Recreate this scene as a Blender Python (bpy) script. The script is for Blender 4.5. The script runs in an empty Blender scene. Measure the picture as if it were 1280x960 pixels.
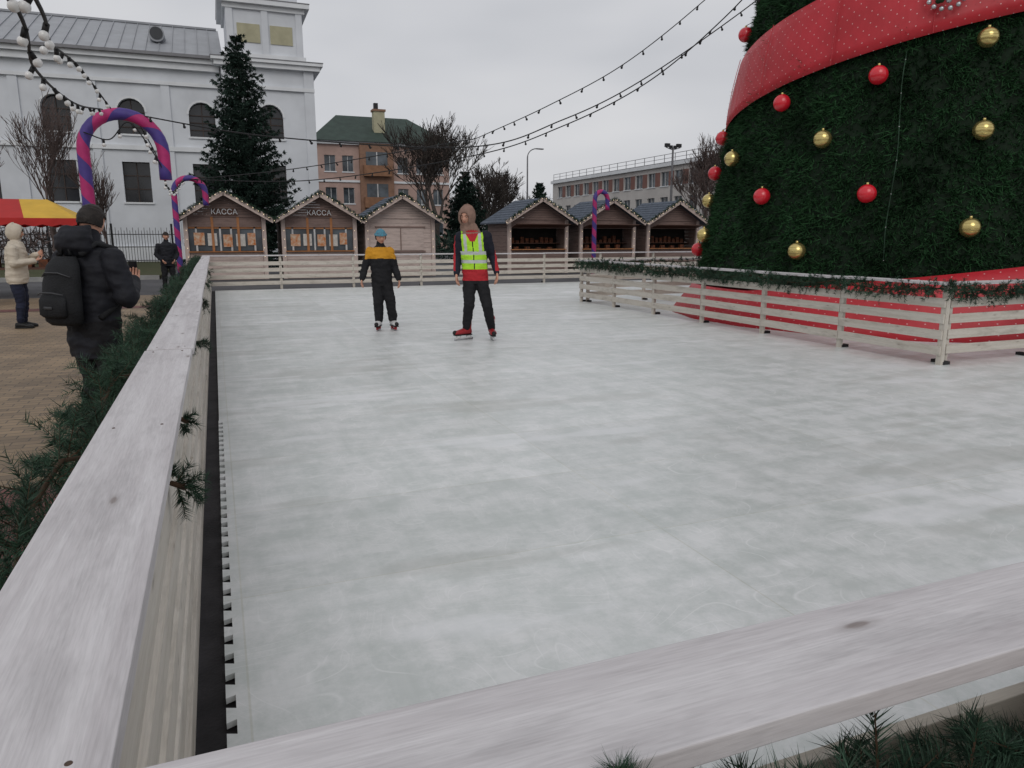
import bpy, math, random
import numpy as np
from mathutils import Vector, Matrix, noise, kdtree
sc=bpy.context.scene
rnd=random.Random(11)
rng=np.random.default_rng(11)
def L(r,g,b):
    o=[]
    for c in (r,g,b):
        c/=255.0
        o.append(c/12.92 if c<=0.04045 else ((c+0.055)/1.055)**2.4)
    return tuple(o)
# ------------------------------------------------------------------ materials
MATS={}
def newmat(name):
    m=bpy.data.materials.new(name);m.use_nodes=True
    nt=m.node_tree
    return m,nt,nt.nodes['Principled BSDF']
def node(nt,t,**kw):
    n=nt.nodes.new(t)
    for k,v in kw.items():
        setattr(n,k,v)
    return n
def ramp(nt,src,stops):
    r=node(nt,'ShaderNodeValToRGB')
    el=r.color_ramp.elements
    while len(el)<len(stops): el.new(0.5)
    for e,(p,c) in zip(el,stops):
        e.position=p;e.color=(*c,1) if len(c)==3 else c
    nt.links.new(src,r.inputs[0]);return r.outputs[0]
def mixc(nt,fac,a,b,mode='MIX'):
    m=node(nt,'ShaderNodeMix',data_type='RGBA',blend_type=mode)
    for s,i in ((fac,0),(a,6),(b,7)):
        if hasattr(s,'is_output'): nt.links.new(s,m.inputs[i])
        elif i==0: m.inputs[0].default_value=s
        else: m.inputs[i].default_value=(*s,1)
    return m.outputs[2]
def math_(nt,op,a,b=None,c=None):
    m=node(nt,'ShaderNodeMath',operation=op)
    for i,s in enumerate((a,b,c)):
        if s is None: continue
        if hasattr(s,'is_output'): nt.links.new(s,m.inputs[i])
        else: m.inputs[i].default_value=s
    return m.outputs[0]
def coords(nt,kind='Object',scale=(1,1,1)):
    t=node(nt,'ShaderNodeTexCoord');mp=node(nt,'ShaderNodeMapping')
    mp.inputs['Scale'].default_value=scale
    nt.links.new(t.outputs[kind],mp.inputs[0]);return mp.outputs[0]
def noise_(nt,vec,scale,detail=4,rough=.6,dist=0):
    n=node(nt,'ShaderNodeTexNoise');n.inputs['Scale'].default_value=scale
    n.inputs['Detail'].default_value=detail;n.inputs['Roughness'].default_value=rough;n.inputs['Distortion'].default_value=dist
    if vec: nt.links.new(vec,n.inputs['Vector'])
    return n.outputs['Fac']
def bump(nt,bs,h,strength=.3,dist=.01):
    b=node(nt,'ShaderNodeBump');b.inputs['Strength'].default_value=strength
    b.inputs['Distance'].default_value=dist
    nt.links.new(h,b.inputs['Height']);nt.links.new(b.outputs[0],bs.inputs['Normal'])
def M(name,rgb,rough=.75,var=.18,scale=3.0,bmp=.25,bscale=30,metal=0,spec=.3,stretch=(1,1,1),rgb2=None,emit=0,bdist=.01,island=0):
    if name in MATS: return MATS[name]
    m,nt,bs=newmat(name)
    v=coords(nt,'Object',stretch)
    n=noise_(nt,v,scale,3)
    c1=rgb2 if rgb2 else tuple(x*(1-var) for x in rgb)
    c2=rgb if rgb2 else tuple(min(1,x*(1+var)) for x in rgb)
    col=ramp(nt,n,[(.32,c1),(.68,c2)])
    if island:
        g=node(nt,'ShaderNodeNewGeometry')
        k=math_(nt,'MULTIPLY_ADD',g.outputs['Random Per Island'],island,1-island/2)
        cc=node(nt,'ShaderNodeCombineColor')
        for i in range(3): nt.links.new(k,cc.inputs[i])
        col=mixc(nt,1.0,col,cc.outputs[0],'MULTIPLY')
    nt.links.new(col,bs.inputs['Base Color'])
    bs.inputs['Roughness'].default_value=rough
    bs.inputs['Metallic'].default_value=metal
    bs.inputs['Specular IOR Level'].default_value=spec
    if bmp: bump(nt,bs,noise_(nt,v,bscale,2),bmp,bdist)
    if emit:
        bs.inputs['Emission Color'].default_value=(*rgb,1);bs.inputs['Emission Strength'].default_value=emit
    MATS[name]=m;return m
# painted wood (uv: u along grain, metres)
def wood(name,base,dark,knot=.5,rough=.6,grain=.6,patch=.5):
    m,nt,bs=newmat(name)
    v=coords(nt,'UV',(.55,15,1))
    n=noise_(nt,v,1.5,6,.62,.6)
    g=ramp(nt,n,[(.34,dark),(.47,tuple(.5*(a+b) for a,b in zip(base,dark))),(.60,base)])
    col=mixc(nt,grain,base,g)
    blot=noise_(nt,coords(nt,'UV',(2.6,9,1)),1.0,5,.65)
    col=mixc(nt,math_(nt,'MULTIPLY',ramp(nt,blot,[(.50,(0,0,0)),(.66,(1,1,1))]),patch),col,tuple(x*.55 for x in dark))
    vo=node(nt,'ShaderNodeTexVoronoi',voronoi_dimensions='2D');vo.inputs['Scale'].default_value=1.0
    nt.links.new(coords(nt,'UV',(1.5,5.0,1)),vo.inputs['Vector'])
    k=ramp(nt,vo.outputs['Distance'],[(.022,(1,1,1)),(.038,(.3,.3,.3)),(.075,(0,0,0))])
    col=mixc(nt,math_(nt,'MULTIPLY',k,knot),col,(.10,.06,.04))
    fine=noise_(nt,coords(nt,'UV',(14,260,1)),1,2)
    col=mixc(nt,.28,col,ramp(nt,fine,[(.35,tuple(x*.7 for x in base)),(.62,tuple(min(1,x*1.1) for x in base))]))
    nt.links.new(col,bs.inputs['Base Color'])
    bs.inputs['Roughness'].default_value=rough;bs.inputs['Specular IOR Level'].default_value=.3
    bump(nt,bs,n,.45,.004)
    MATS[name]=m;return m
wood('board_paint',(.63,.61,.62),(.43,.40,.41),.85,grain=.8,patch=.42)
wood('board_cream',(.60,.56,.50),(.40,.35,.28),.6)
wood('taupe_wood',L(138,117,110),L(98,80,74),.2)
wood('pink_wood',L(205,188,180),L(160,140,132),.3)
wood('orange_wood',L(180,124,82),L(120,76,44),.2)
wood('brown_wood',L(92,66,56),L(60,42,36),.2)
M('black_rubber',L(46,44,46),.85,.4,5,.4,60)
M('needle',(.025,.056,.034),.6,.4,2,0,spec=.25,island=1.2)
M('xmas_needle',(.019,.056,.022),.7,.5,1.3,0,spec=.15,island=1.1)
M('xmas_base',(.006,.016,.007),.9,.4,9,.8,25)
M('spruce_needle',(.020,.036,.028),.8,.5,.9,0,spec=.1,island=.9)
M('twig',(.06,.035,.02),.9)
M('bark',(.050,.042,.037),.95,.3,6)
M('bark_red',(.105,.078,.072),.95,.3,6)
M('dark_tree',(.05,.045,.038),.95,.3,1)
M('wall_white',(.63,.655,.69),.85,.09,.5,.15,12)
M('wall_trim',(.70,.72,.74),.8,.06,1,.1,20)
M('panel_yellow',L(170,166,140),.8,.1,2)
M('glass_dark',(.018,.02,.024),.12,.5,.8,.0,spec=.6)
M('glass_mid',(.07,.085,.10),.12,.6,.8,.0,spec=.6)
M('frame_brown',(.05,.035,.03),.6)
M('frame_white',(.55,.55,.55),.6)
M('roof_grey',L(150,153,158),.5,.1,1,.1,6,spec=.4)
M('roof_green',L(52,66,60),.7,.2,1.5)
M('roof_shingle',L(84,92,104),.8,.3,8,.4,30)
M('pink_plaster',L(176,150,140),.85,.12,.8)
M('brown_brick',L(138,108,90),.85,.15,3)
M('balcony',L(140,104,80),.8,.2,2)
M('beige_wall',L(192,188,184),.85,.08,.5)
M('red_panel',L(126,92,84),.8,.15,1)
M('metal_grey',(.18,.18,.19),.45,.1,3,.0,metal=.6)
M('metal_black',(.02,.02,.022),.5,.1,3,0)
M('steel',(.5,.5,.52),.25,.1,3,0,metal=1)
M('screw',(.12,.08,.06),.5,.3,30,0,metal=.5)
M('cable',(.012,.012,.013),.6,.1,3,0)
M('bulb_glass',(.70,.70,.69),.12,.05,3,0,spec=.7)
M('warm_bulb',(1,.80,.52),.4,0,3,0,emit=1.1)
M('red_ball',(.62,.015,.03),.2,.1,3,.0,spec=.7)
M('gold_ball',(.62,.50,.20),.24,.1,3,.0,metal=.85)
M('silver',(.55,.56,.58),.3,.1,3,.0,metal=.8)
M('tent_red',L(170,38,36),.7,.1,2)
M('tent_yellow',L(205,165,60),.7,.1,2)
M('poster_orange',L(190,110,50),.6,.4,9,0,rgb2=L(205,190,170))
M('poster_white',L(200,196,190),.6,.15,14,0)
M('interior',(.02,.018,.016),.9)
M('goods',L(120,70,45),.8,.6,9,.3,rgb2=L(50,40,35))
# people
M('skin',L(196,148,126),.55,.08,12,.1,60)
M('lip',L(150,85,80),.5)
M('eye_white',(.42,.40,.38),.3,.02)
M('iris',(.03,.02,.015),.2,.05)
M('hair_dark',(.018,.014,.012),.6,.4,30,.5,80)
M('navy_cloth',(.012,.014,.024),.8,.3,6,.5,40)
M('black_cloth',(.010,.010,.012),.8,.3,6,.5,40)
M('black_puffer',(.012,.013,.018),.75,.3,5,.5,25)
M('trousers_black',(.012,.012,.014),.85,.3,6,.5,40)
M('hi_vis',(.40,.72,.035),.6,.1,8,.3,40)
M('reflective',(.50,.52,.52),.35,.05,6,.0)
M('red_cloth',(.42,.022,.03),.75,.15,8,.4,40)
M('tan_hood',L(138,112,100),.9,.15,14,.4,60)
M('mustard',(.58,.27,.02),.75,.12,8,.3,40)
M('beanie_teal',(.06,.34,.42),.9,.3,60,.6,120,rgb2=(.12,.14,.22))
M('cream_cloth',L(198,188,172),.75,.1,6,.4,20)
M('jeans',(.018,.022,.042),.9,.3,10,.4,60)
M('shoe_black',(.012,.012,.012),.5)
M('skate_red',(.30,.02,.025),.4,.2,9)
M('skate_white',(.6,.6,.6),.4,.1,9)
M('pack_black',(.013,.014,.016),.8,.25,8,.6,90)
M('pack_grey',(.05,.052,.056),.6)
M('phone',(.01,.01,.012),.15,.1,3,0)
# ------------------------------------------------------------------ mesh builder
class B:
    def __init__(s,T=None): s.v=[];s.f=[];s.m=[];s.uv=[];s.names=[];s.T=T
    def mi(s,n):
        if n not in s.names: s.names.append(n)
        return s.names.index(n)
    def poly(s,pts,mat,uv=None):
        b=len(s.v)
        for p in pts:
            p=Vector(p); s.v.append(s.T@p if s.T else p)
        s.f.append(list(range(b,b+len(pts))));s.m.append(s.mi(mat))
        s.uv.append(uv if uv else [(0,0)]*len(pts))
    def mesh_part(s,vs,fs,mat,uvs=None):
        b=len(s.v)
        for p in vs:
            p=Vector(p); s.v.append(s.T@p if s.T else p)
        i=s.mi(mat)
        for k,f in enumerate(fs):
            s.f.append([b+q for q in f]);s.m.append(i)
            s.uv.append(uvs[k] if uvs else [(0,0)]*len(f))
    def box(s,x0,x1,y0,y1,z0,z1,mat,rot=None,c=None):
        d=(x1-x0,y1-y0,z1-z0)
        vs=[(x,y,z) for x in (x0,x1) for y in (y0,y1) for z in (z0,z1)]
        fs=[(0,1,3,2),(4,6,7,5),(0,4,5,1),(2,3,7,6),(0,2,6,4),(1,5,7,3)]
        ax=max(range(3),key=lambda i:d[i]);ou=rnd.uniform(0,40);ov=rnd.uniform(0,9)
        uvs=[]
        for f in fs:
            q=[]
            for i in f:
                P=vs[i];o=[P[j] for j in range(3) if j!=ax]
                q.append((P[ax]+ou,o[0]+o[1]+ov))
            uvs.append(q)
        if rot is not None:
            cc=Vector(c) if c else Vector(((x0+x1)/2,(y0+y1)/2,(z0+z1)/2))
            vs=[cc+rot@(Vector(p)-cc) for p in vs]
        s.mesh_part(vs,fs,mat,uvs)
    def beam(s,p0,p1,w,h,mat,up=(0,0,1)):
        p0=Vector(p0);p1=Vector(p1);d=(p1-p0);Ln=d.length;d.normalize()
        x=d.cross(Vector(up)).normalized();z=x.cross(d)
        vs=[];
        for a in (0,Ln):
            for b_ in (-w/2,w/2):
                for c in (-h/2,h/2): vs.append(p0+d*a+x*b_+z*c)
        fs=[(0,1,3,2),(4,6,7,5),(0,4,5,1),(2,3,7,6),(0,2,6,4),(1,5,7,3)]
        ou=rnd.uniform(0,40);ov=rnd.uniform(0,9);uvs=[]
        for f in fs:
            q=[]
            for i in f:
                q.append(((Ln if i>=4 else 0)+ou,((i//2)%2)*w+(i%2)*h+ov))
            uvs.append(q)
        s.mesh_part(vs,fs,mat,uvs)
    def tube(s,pts,rad,mat,n=8,cap=True,squash=None):
        pts=[Vector(p) for p in pts]
        if not hasattr(rad,'__len__'): rad=[rad]*len(pts)
        vs=[];side=None;acc=0;accs=[]
        for i,p in enumerate(pts):
            a=pts[max(0,i-1)];b_=pts[min(len(pts)-1,i+1)]
            d=(b_-a)
            if d.length<1e-9: d=Vector((0,0,1))
            d.normalize()
            if side is None:
                side=d.cross(Vector((0,1,0))) if abs(d.y)<.9 else d.cross(Vector((1,0,0)))
            side=(side-d*side.dot(d)).normalized();o=d.cross(side)
            if i: acc+=(p-pts[i-1]).length
            accs.append(acc)
            for k in range(n):
                t=2*math.pi*k/n
                vs.append(p+(side*math.cos(t)+o*math.sin(t))*rad[i])
        fs=[];uvs=[]
        for i in range(len(pts)-1):
            for k in range(n):
                k2=(k+1)%n
                fs.append((i*n+k,i*n+k2,(i+1)*n+k2,(i+1)*n+k))
                uvs.append([(accs[i],k/n),(accs[i],(k+1)/n),(accs[i+1],(k+1)/n),(accs[i+1],k/n)])
        if cap:
            fs.append(tuple(range(n))[::-1]);uvs.append([(0,0)]*n)
            e=(len(pts)-1)*n;fs.append(tuple(range(e,e+n)));uvs.append([(0,0)]*n)
        s.mesh_part(vs,fs,mat,uvs)
    def capsule(s,p0,p1,r0,r1,mat,n=14):
        p0=Vector(p0);p1=Vector(p1);d=(p1-p0).normalized()
        P=[];R=[]
        for a in (85,60,30): P.append(p0-d*r0*math.sin(math.radians(a)));R.append(r0*math.cos(math.radians(a)))
        for t in (0,.125,.25,.375,.5,.625,.75,.875,1): P.append(p0.lerp(p1,t));R.append(r0+(r1-r0)*t)
        for a in (30,60,85): P.append(p1+d*r1*math.sin(math.radians(a)));R.append(r1*math.cos(math.radians(a)))
        s.tube(P,R,mat,n)
    def chain(s,pts,rs,mat,n=14):
        for i in range(len(pts)-1): s.capsule(pts[i],pts[i+1],rs[i],rs[i+1],mat,n)
    def loft(s,secs,mat,n=20,cap=True):
        vs=[]
        for c,a,b_ in secs:
            c=Vector(c);a=Vector(a);b_=Vector(b_)
            for k in range(n):
                t=2*math.pi*k/n;vs.append(c+a*math.cos(t)+b_*math.sin(t))
        fs=[]
        for i in range(len(secs)-1):
            for k in range(n):
                k2=(k+1)%n;fs.append((i*n+k,i*n+k2,(i+1)*n+k2,(i+1)*n+k))
        if cap:
            fs.append(tuple(range(n))[::-1]);e=(len(secs)-1)*n;fs.append(tuple(range(e,e+n)))
        s.mesh_part(vs,fs,mat)
    def ball(s,c,r,mat,n=12,m=8,sc3=(1,1,1)):
        c=Vector(c);vs=[];fs=[]
        for i in range(m+1):
            th=math.pi*i/m
            for k in range(n):
                ph=2*math.pi*k/n
                vs.append(c+Vector((math.sin(th)*math.cos(ph)*sc3[0],math.sin(th)*math.sin(ph)*sc3[1],math.cos(th)*sc3[2]))*r)
        for i in range(m):
            for k in range(n):
                k2=(k+1)%n;fs.append((i*n+k,(i+1)*n+k,(i+1)*n+k2,i*n+k2))
        s.mesh_part(vs,fs,mat)
    def obj(s,name,parent=None,smooth=False,bevel=0,loc=None,rz=0):
        me=bpy.data.meshes.new(name)
        me.from_pydata([tuple(v) for v in s.v],[],s.f)
        for nme in s.names: me.materials.append(MATS[nme])
        me.polygons.foreach_set('material_index',s.m)
        uvl=me.uv_layers.new(name='UVMap')
        flat=[c for q in s.uv for p in q for c in p]
        uvl.data.foreach_set('uv',flat)
        if smooth: me.polygons.foreach_set('use_smooth',[True]*len(s.f))
        me.update()
        o=bpy.data.objects.new(name,me);sc.collection.objects.link(o)
        if parent: o.parent=parent
        if loc: o.location=loc
        o.rotation_euler[2]=rz
        if bevel:
            b=o.modifiers.new('bevel','BEVEL');b.width=bevel;b.segments=2;b.limit_method='ANGLE'
        return o
def empty(name,loc=(0,0,0),rz=0):
    o=bpy.data.objects.new(name,None);o.location=loc;o.rotation_euler[2]=rz
    o.empty_display_size=.3
    sc.collection.objects.link(o);return o
def tri_obj(name,V,mat,parent=None):
    V=np.asarray(V,dtype=np.float32).reshape(-1,3);n=len(V)//3
    me=bpy.data.meshes.new(name);me.vertices.add(n*3);me.loops.add(n*3);me.polygons.add(n)
    me.vertices.foreach_set('co',V.ravel())
    me.loops.foreach_set('vertex_index',np.arange(n*3,dtype=np.int32))
    me.polygons.foreach_set('loop_start',np.arange(0,n*3,3,dtype=np.int32))
    me.polygons.foreach_set('loop_total',np.full(n,3,dtype=np.int32))
    me.materials.append(MATS[mat]);me.update(calc_edges=True);me.validate()
    o=bpy.data.objects.new(name,me);sc.collection.objects.link(o)
    if parent:o.parent=parent
    return o
def unit(a): return a/np.maximum(np.linalg.norm(a,axis=-1,keepdims=True),1e-9)
def blades(base,dirs,length,width):
    side=unit(np.cross(dirs,rng.normal(size=dirs.shape)))*np.asarray(width).reshape(-1,1)*.5
    tip=base+dirs*np.asarray(length).reshape(-1,1)
    return np.stack([base-side,base+side,tip],axis=1)
def sprigs(pos,d,Ls,K,nl,w,droop=.18):
    N=len(pos);t=rng.uniform(.08,1,(N,K,1))
    base=pos[:,None,:]+d[:,None,:]*Ls[:,None,None]*t
    base[:,:,2]-= (t[:,:,0]**2)*Ls[:,None]*droop
    r=rng.normal(size=(N,K,3));r=r-(r*d[:,None,:]).sum(-1,keepdims=True)*d[:,None,:]
    nd=unit(unit(r)*.95+d[:,None,:]*.7)
    ln=rng.uniform(.6,1.1,(N*K))*nl
    tri=blades(base.reshape(-1,3),nd.reshape(-1,3),ln,np.full(N*K,w))
    core=blades(pos,d,Ls*1.02,np.full(N,.005))
    return tri,core
# ------------------------------------------------------------------ camera
YAW=math.radians(21.6)
cam=bpy.data.cameras.new('camera');co=bpy.data.objects.new('camera',cam);sc.collection.objects.link(co)
co.location=(0,0,1.45);co.rotation_euler=(math.radians(90-11.3),0,-YAW)
cam.sensor_width=36;cam.lens=924/1280*36;cam.clip_start=.05;cam.clip_end=2000
sc.camera=co
sc.view_settings.view_transform='Standard';sc.view_settings.look='None';sc.view_settings.exposure=0
# ------------------------------------------------------------------ world: overcast
w=bpy.data.worlds.new('World');sc.world=w;w.use_nodes=True;nt=w.node_tree
bg=nt.nodes['Background'];out=nt.nodes['World Output']
sky=node(nt,'ShaderNodeTexSky');sky.sky_type='NISHITA';sky.sun_disc=False
sky.sun_elevation=math.radians(38);sky.sun_rotation=math.radians(200);sky.dust_density=4
nt.links.new(sky.outputs[0],bg.inputs[0]);bg.inputs[1].default_value=.08
bg2=node(nt,'ShaderNodeBackground')
v=coords(nt,'Generated',(1,1,3.2));n=noise_(nt,v,1.9,3,.55)
cl=ramp(nt,n,[(.3,L(188,190,195)),(.5,L(203,204,208)),(.72,L(217,217,219))])
nt.links.new(cl,bg2.inputs[0]);bg2.inputs[1].default_value=1.03
mx=node(nt,'ShaderNodeMixShader');mx.inputs[0].default_value=.94
nt.links.new(bg.outputs[0],mx.inputs[1]);nt.links.new(bg2.outputs[0],mx.inputs[2]);nt.links.new(mx.outputs[0],out.inputs[0])
sun=bpy.data.lights.new('sun','SUN');sun.energy=.7;sun.angle=math.radians(35);sun.color=(1,.97,.93)
so=bpy.data.objects.new('sun',sun);sc.collection.objects.link(so)
az=math.radians(200);el=math.radians(38)
sd=Vector((math.sin(az)*math.cos(el),math.cos(az)*math.cos(el),math.sin(el)))
so.rotation_euler=sd.to_track_quat('Z','Y').to_euler()
# ------------------------------------------------------------------ ground sheets
def sheet(name,x0,x1,y0,y1,z,mat):
    b=B();b.poly([(x0,y0,z),(x1,y0,z),(x1,y1,z),(x0,y1,z)],mat);return b.obj(name)
M('asphalt',(.085,.085,.09),.8,.25,.7,.4,80)
M('lawn',(.05,.07,.025),.95,.45,2.5,.6,40,rgb2=(.075,.065,.035))
M('kerb_stone',(.3,.3,.29),.85,.15,3)
def pavers(name,c1,c2,mortar):
    m,nt,bs=newmat(name)
    v=coords(nt,'Object',(1,1,1))
    br=node(nt,'ShaderNodeTexBrick');br.inputs['Scale'].default_value=1
    br.inputs['Brick Width'].default_value=.2;br.inputs['Row Height'].default_value=.1
    br.inputs['Mortar Size'].default_value=.005
    for k,c in (('Color1',c1),('Color2',c2),('Mortar',mortar)): br.inputs[k].default_value=(*c,1)
    nt.links.new(v,br.inputs['Vector'])
    n=noise_(nt,v,.8,5)
    col=mixc(nt,1.0,br.outputs['Color'],ramp(nt,n,[(.3,(.62,.62,.62)),(.7,(1.1,1.1,1.1))]),'MULTIPLY')
    nt.links.new(col,bs.inputs['Base Color']);bs.inputs['Roughness'].default_value=.62
    bump(nt,bs,br.outputs['Fac'],-.5,.004);MATS[name]=m
pavers('pavers_tan',L(152,130,102),L(124,106,84),L(82,72,60))
pavers('pavers_red',L(118,66,58),L(96,54,50),L(60,44,40))
sheet('ground',-400,400,-400,400,-.06,'asphalt')
sheet('plaza_paving',-40,45,-30,21.5,-.054,'pavers_tan')
sheet('red_paving_band',-14,-.42,3.2,5.1,-.050,'pavers_red')
sheet('red_paving_band',-40,-.42,17.6,18.2,-.050,'pavers_red')
b=B();b.box(-30,-1.9,29.5,46.8,-.06,.06,'lawn');b.box(-30,-1.9,29.3,29.5,-.06,.09,'kerb_stone');b.obj('lawn')
# ------------------------------------------------------------------ ice rink
m,nt,bs=newmat('ice')
v=coords(nt,'Object',(1,1,1))
br=node(nt,'ShaderNodeTexBrick');br.inputs['Scale'].default_value=1
br.inputs['Brick Width'].default_value=2.0;br.inputs['Row Height'].default_value=1.0;br.offset=0
br.inputs['Mortar Size'].default_value=.005;br.inputs['Mortar Smooth'].default_value=.6
br.inputs['Color1'].default_value=(.885,.89,.885,1);br.inputs['Color2'].default_value=(1,1,1,1);br.inputs['Mortar'].default_value=(.86,.85,.80,1)
nt.links.new(v,br.inputs['Vector'])
n1=noise_(nt,v,.5,4,.62)
n2=noise_(nt,coords(nt,'Object',(.5,5,1)),1.1,4,.7)
n3=noise_(nt,coords(nt,'Object',(6,.6,1)),1.5,3,.7)
base=ramp(nt,n1,[(.30,(.55,.59,.575)),(.50,(.67,.69,.68)),(.70,(.76,.77,.775))])
col=mixc(nt,.38,base,ramp(nt,n2,[(.40,(.52,.555,.54)),(.62,(.82,.825,.83))]))
col=mixc(nt,.25,col,ramp(nt,n3,[(.40,(.52,.555,.54)),(.62,(.82,.825,.83))]))
mus=noise_(nt,v,3.4,6,.78)
col=mixc(nt,.45,col,ramp(nt,mus,[(.41,(.51,.555,.535)),(.59,(.80,.805,.81))]))
# skate scratches: thin curved pale lines, broken up by noise
for (sx,sy,scl) in ((.8,1.6,1.0),(1.7,.7,1.3)):
    wv=node(nt,'ShaderNodeTexNoise');wv.inputs['Scale'].default_value=scl;wv.inputs['Detail'].default_value=1
    nt.links.new(coords(nt,'Object',(sx,sy,1)),wv.inputs['Vector'])
    fr=math_(nt,'FRACT',math_(nt,'MULTIPLY',wv.outputs['Fac'],26))
    ln=ramp(nt,math_(nt,'ABSOLUTE',math_(nt,'SUBTRACT',fr,.5)),[(.0,(1,1,1)),(.06,(0,0,0))])
    gate=ramp(nt,noise_(nt,v,1.7+sx,2),[(.48,(0,0,0)),(.60,(1,1,1))])
    col=mixc(nt,math_(nt,'MULTIPLY',math_(nt,'MULTIPLY',ln,gate),.5),col,(.86,.865,.87))
n5=noise_(nt,coords(nt,'Object',(.4,1.2,1)),.8,3,.7)
col=mixc(nt,math_(nt,'MULTIPLY',ramp(nt,n5,[(.56,(0,0,0)),(.61,(1,1,1))]),.34),col,(.43,.44,.41))
n6=noise_(nt,coords(nt,'Object',(.3,.9,1)),1.3,3,.7)
col=mixc(nt,math_(nt,'MULTIPLY',ramp(nt,n6,[(.58,(0,0,0)),(.63,(1,1,1))]),.5),col,(.84,.85,.87))
col=mixc(nt,1,col,br.outputs['Color'],'MULTIPLY')
nt.links.new(col,bs.inputs['Base Color'])
rg=math_(nt,'MULTIPLY_ADD',mus,.34,.24);nt.links.new(rg,bs.inputs['Roughness'])
bs.inputs['Specular IOR Level'].default_value=.45
bump(nt,bs,mus,.10,.003)
MATS['ice']=m
ice=empty('ice_rink')
XR=26
b=B();b.box(-.04,XR,.95,21.75,-.025,0,'ice');b.obj('ice_surface',ice)
b=B()
y=1.0
while y<6.2:   # dovetail teeth on the panel edge
    h=.058
    b.mesh_part([(-.04,y,0),(-.04,y+h,0),(-.070,y+h+.012,0),(-.070,y-.012,0),(-.04,y,-.02),(-.04,y+h,-.02),(-.070,y+h+.012,-.02),(-.070,y-.012,-.02)],
        [(0,1,2,3),(3,2,6,7),(0,3,7,4),(1,5,6,2)],'ice')
    y+=.132
b.box(-.066,-.04,6.2,21.75,-.025,-.0005,'ice')
b.obj('ice_edge_teeth',ice)
b=B();b.box(-.42,XR+.4,.55,22.1,-.05,-.03,'black_rubber');b.obj('rubber_mat',ice)
# ------------------------------------------------------------------ fences
def fence(name,p0,p1,inward,seg=2.0,board_w=.20,h=.94,top='board_paint',slat='board_cream',th=.032,screws=True):
    p0=Vector((*p0,0));p1=Vector((*p1,0));d=(p1-p0);Ln=d.length;d.normalize();n=Vector((*inward,0))
    b=B();k=max(1,round(Ln/seg));s=Ln/k
    for i in range(k):
        a=p0+d*(i*s+.004);c=p0+d*((i+1)*s-.004);jz=rnd.uniform(-.005,.003)
        o=n*rnd.uniform(-.005,.005)
        b.beam(a+Vector((0,0,h-th/2+jz))+o,c+Vector((0,0,h-th/2+jz+rnd.uniform(-.002,.002)))+o,board_w,th,top)
        if screws:
            for q in (a+d*.06,c-d*.06,a.lerp(c,.5)):
                for sx in (-.3,.3):
                    P=q+n*board_w*sx+o+Vector((0,0,h+jz));b.tube([P-Vector((0,0,.004)),P+Vector((0,0,.0012))],.0045,'screw',8)
        for z in (.17,.35,.53,.71):
            off=n*(board_w/2-.048+rnd.uniform(-.002,.002))
            b.beam(a+off+Vector((0,0,z+rnd.uniform(-.006,.006))),c+off+Vector((0,0,z+rnd.uniform(-.006,.006))),.022,.105,slat)
    for i in range(k+1):
        q=p0+d*(min(max(i*s,.03),Ln-.03))+n*(board_w/2-.048-.011-.026)
        b.beam(q+Vector((0,0,-.03)),q+Vector((0,0,h-th-.005)),.05,.07,slat,up=d)
        q2=q-n*.03
        b.beam(q2+Vector((0,0,.012))-n*.1,q2+Vector((0,0,.012))+n*.02,.07,.05,'black_rubber')
    return b.obj(name,bevel=.005)
fence('rink_fence',(-.23,.70),(-.23,22.02),(1,0),3.2)
fence('rink_fence',(-.34,.632),(XR,.632),(0,1),3.3,board_w=.17,h=.945,th=.028)
fence('rink_fence',(-.34,21.95),(XR,21.95),(0,-1),2.0)
fence('rink_fence',(XR,.7),(XR,21.9),(-1,0),2.0)
b=B();b.beam((-.166,.75,.045),(-.166,21.8,.045),.02,.11,'board_cream');b.obj('rink_kickboard',bevel=.003)
EX0,EY0,EX1,EY1=7.58,5.98,16.7,15.1
fence('tree_enclosure_fence',(EX0+.08,EY0-.02),(EX0+.08,EY1),(-1,0),1.55,board_w=.17)
fence('tree_enclosure_fence',(EX0+.18,EY0+.07),(EX1,EY0+.07),(0,-1),1.55,board_w=.17)
fence('tree_enclosure_fence',(EX0+.18,EY1-.09),(EX1,EY1-.09),(0,1),1.55,board_w=.17)
fence('tree_enclosure_fence',(EX1-.1,EY0+.2),(EX1-.1,EY1-.2),(1,0),1.55,board_w=.17)
# ------------------------------------------------------------------ garlands
def garland(name,path,dens,K,nl,w,Lr=(.12,.2),bias=(0,0,0),thick=.03,droop=.18,N=None):
    pts=[Vector(p) for p in path]
    seg=[(pts[i+1]-pts[i]).length for i in range(len(pts)-1)];tot=sum(seg);N=N or int(tot*dens)
    cum=np.concatenate([[0],np.cumsum(seg)]);u=rng.uniform(0,tot,N)
    P=np.stack([np.interp(u,cum,[p[i] for p in pts]) for i in range(3)],1)
    d=unit(rng.normal(size=(N,3))+np.array(bias))
    P=P+d*rng.uniform(0,thick,(N,1))
    tri,core=sprigs(P,d,rng.uniform(Lr[0],Lr[1],N),K,nl,w,droop)
    par=empty(name)
    tri_obj('needles',tri,'needle',par);tri_obj('twigs',core,'twig',par)
    b=B();b.tube(pts,.008,'twig',6);b.obj('wire',par,True)
    return par
def wavy(p0,p1,n,ax,amp,sag=0,per=2.0):
    p0=Vector(p0);p1=Vector(p1);o=[]
    for i in range(n+1):
        t=i/n;p=p0.lerp(p1,t);s=(p1-p0).length*t
        p=p+Vector(ax)*math.sin(s*2*math.pi/per)*amp+Vector((0,0,-abs(math.sin(s*math.pi/per))*sag+rnd.uniform(-.02,.02)))
        o.append(p)
    return o
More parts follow.
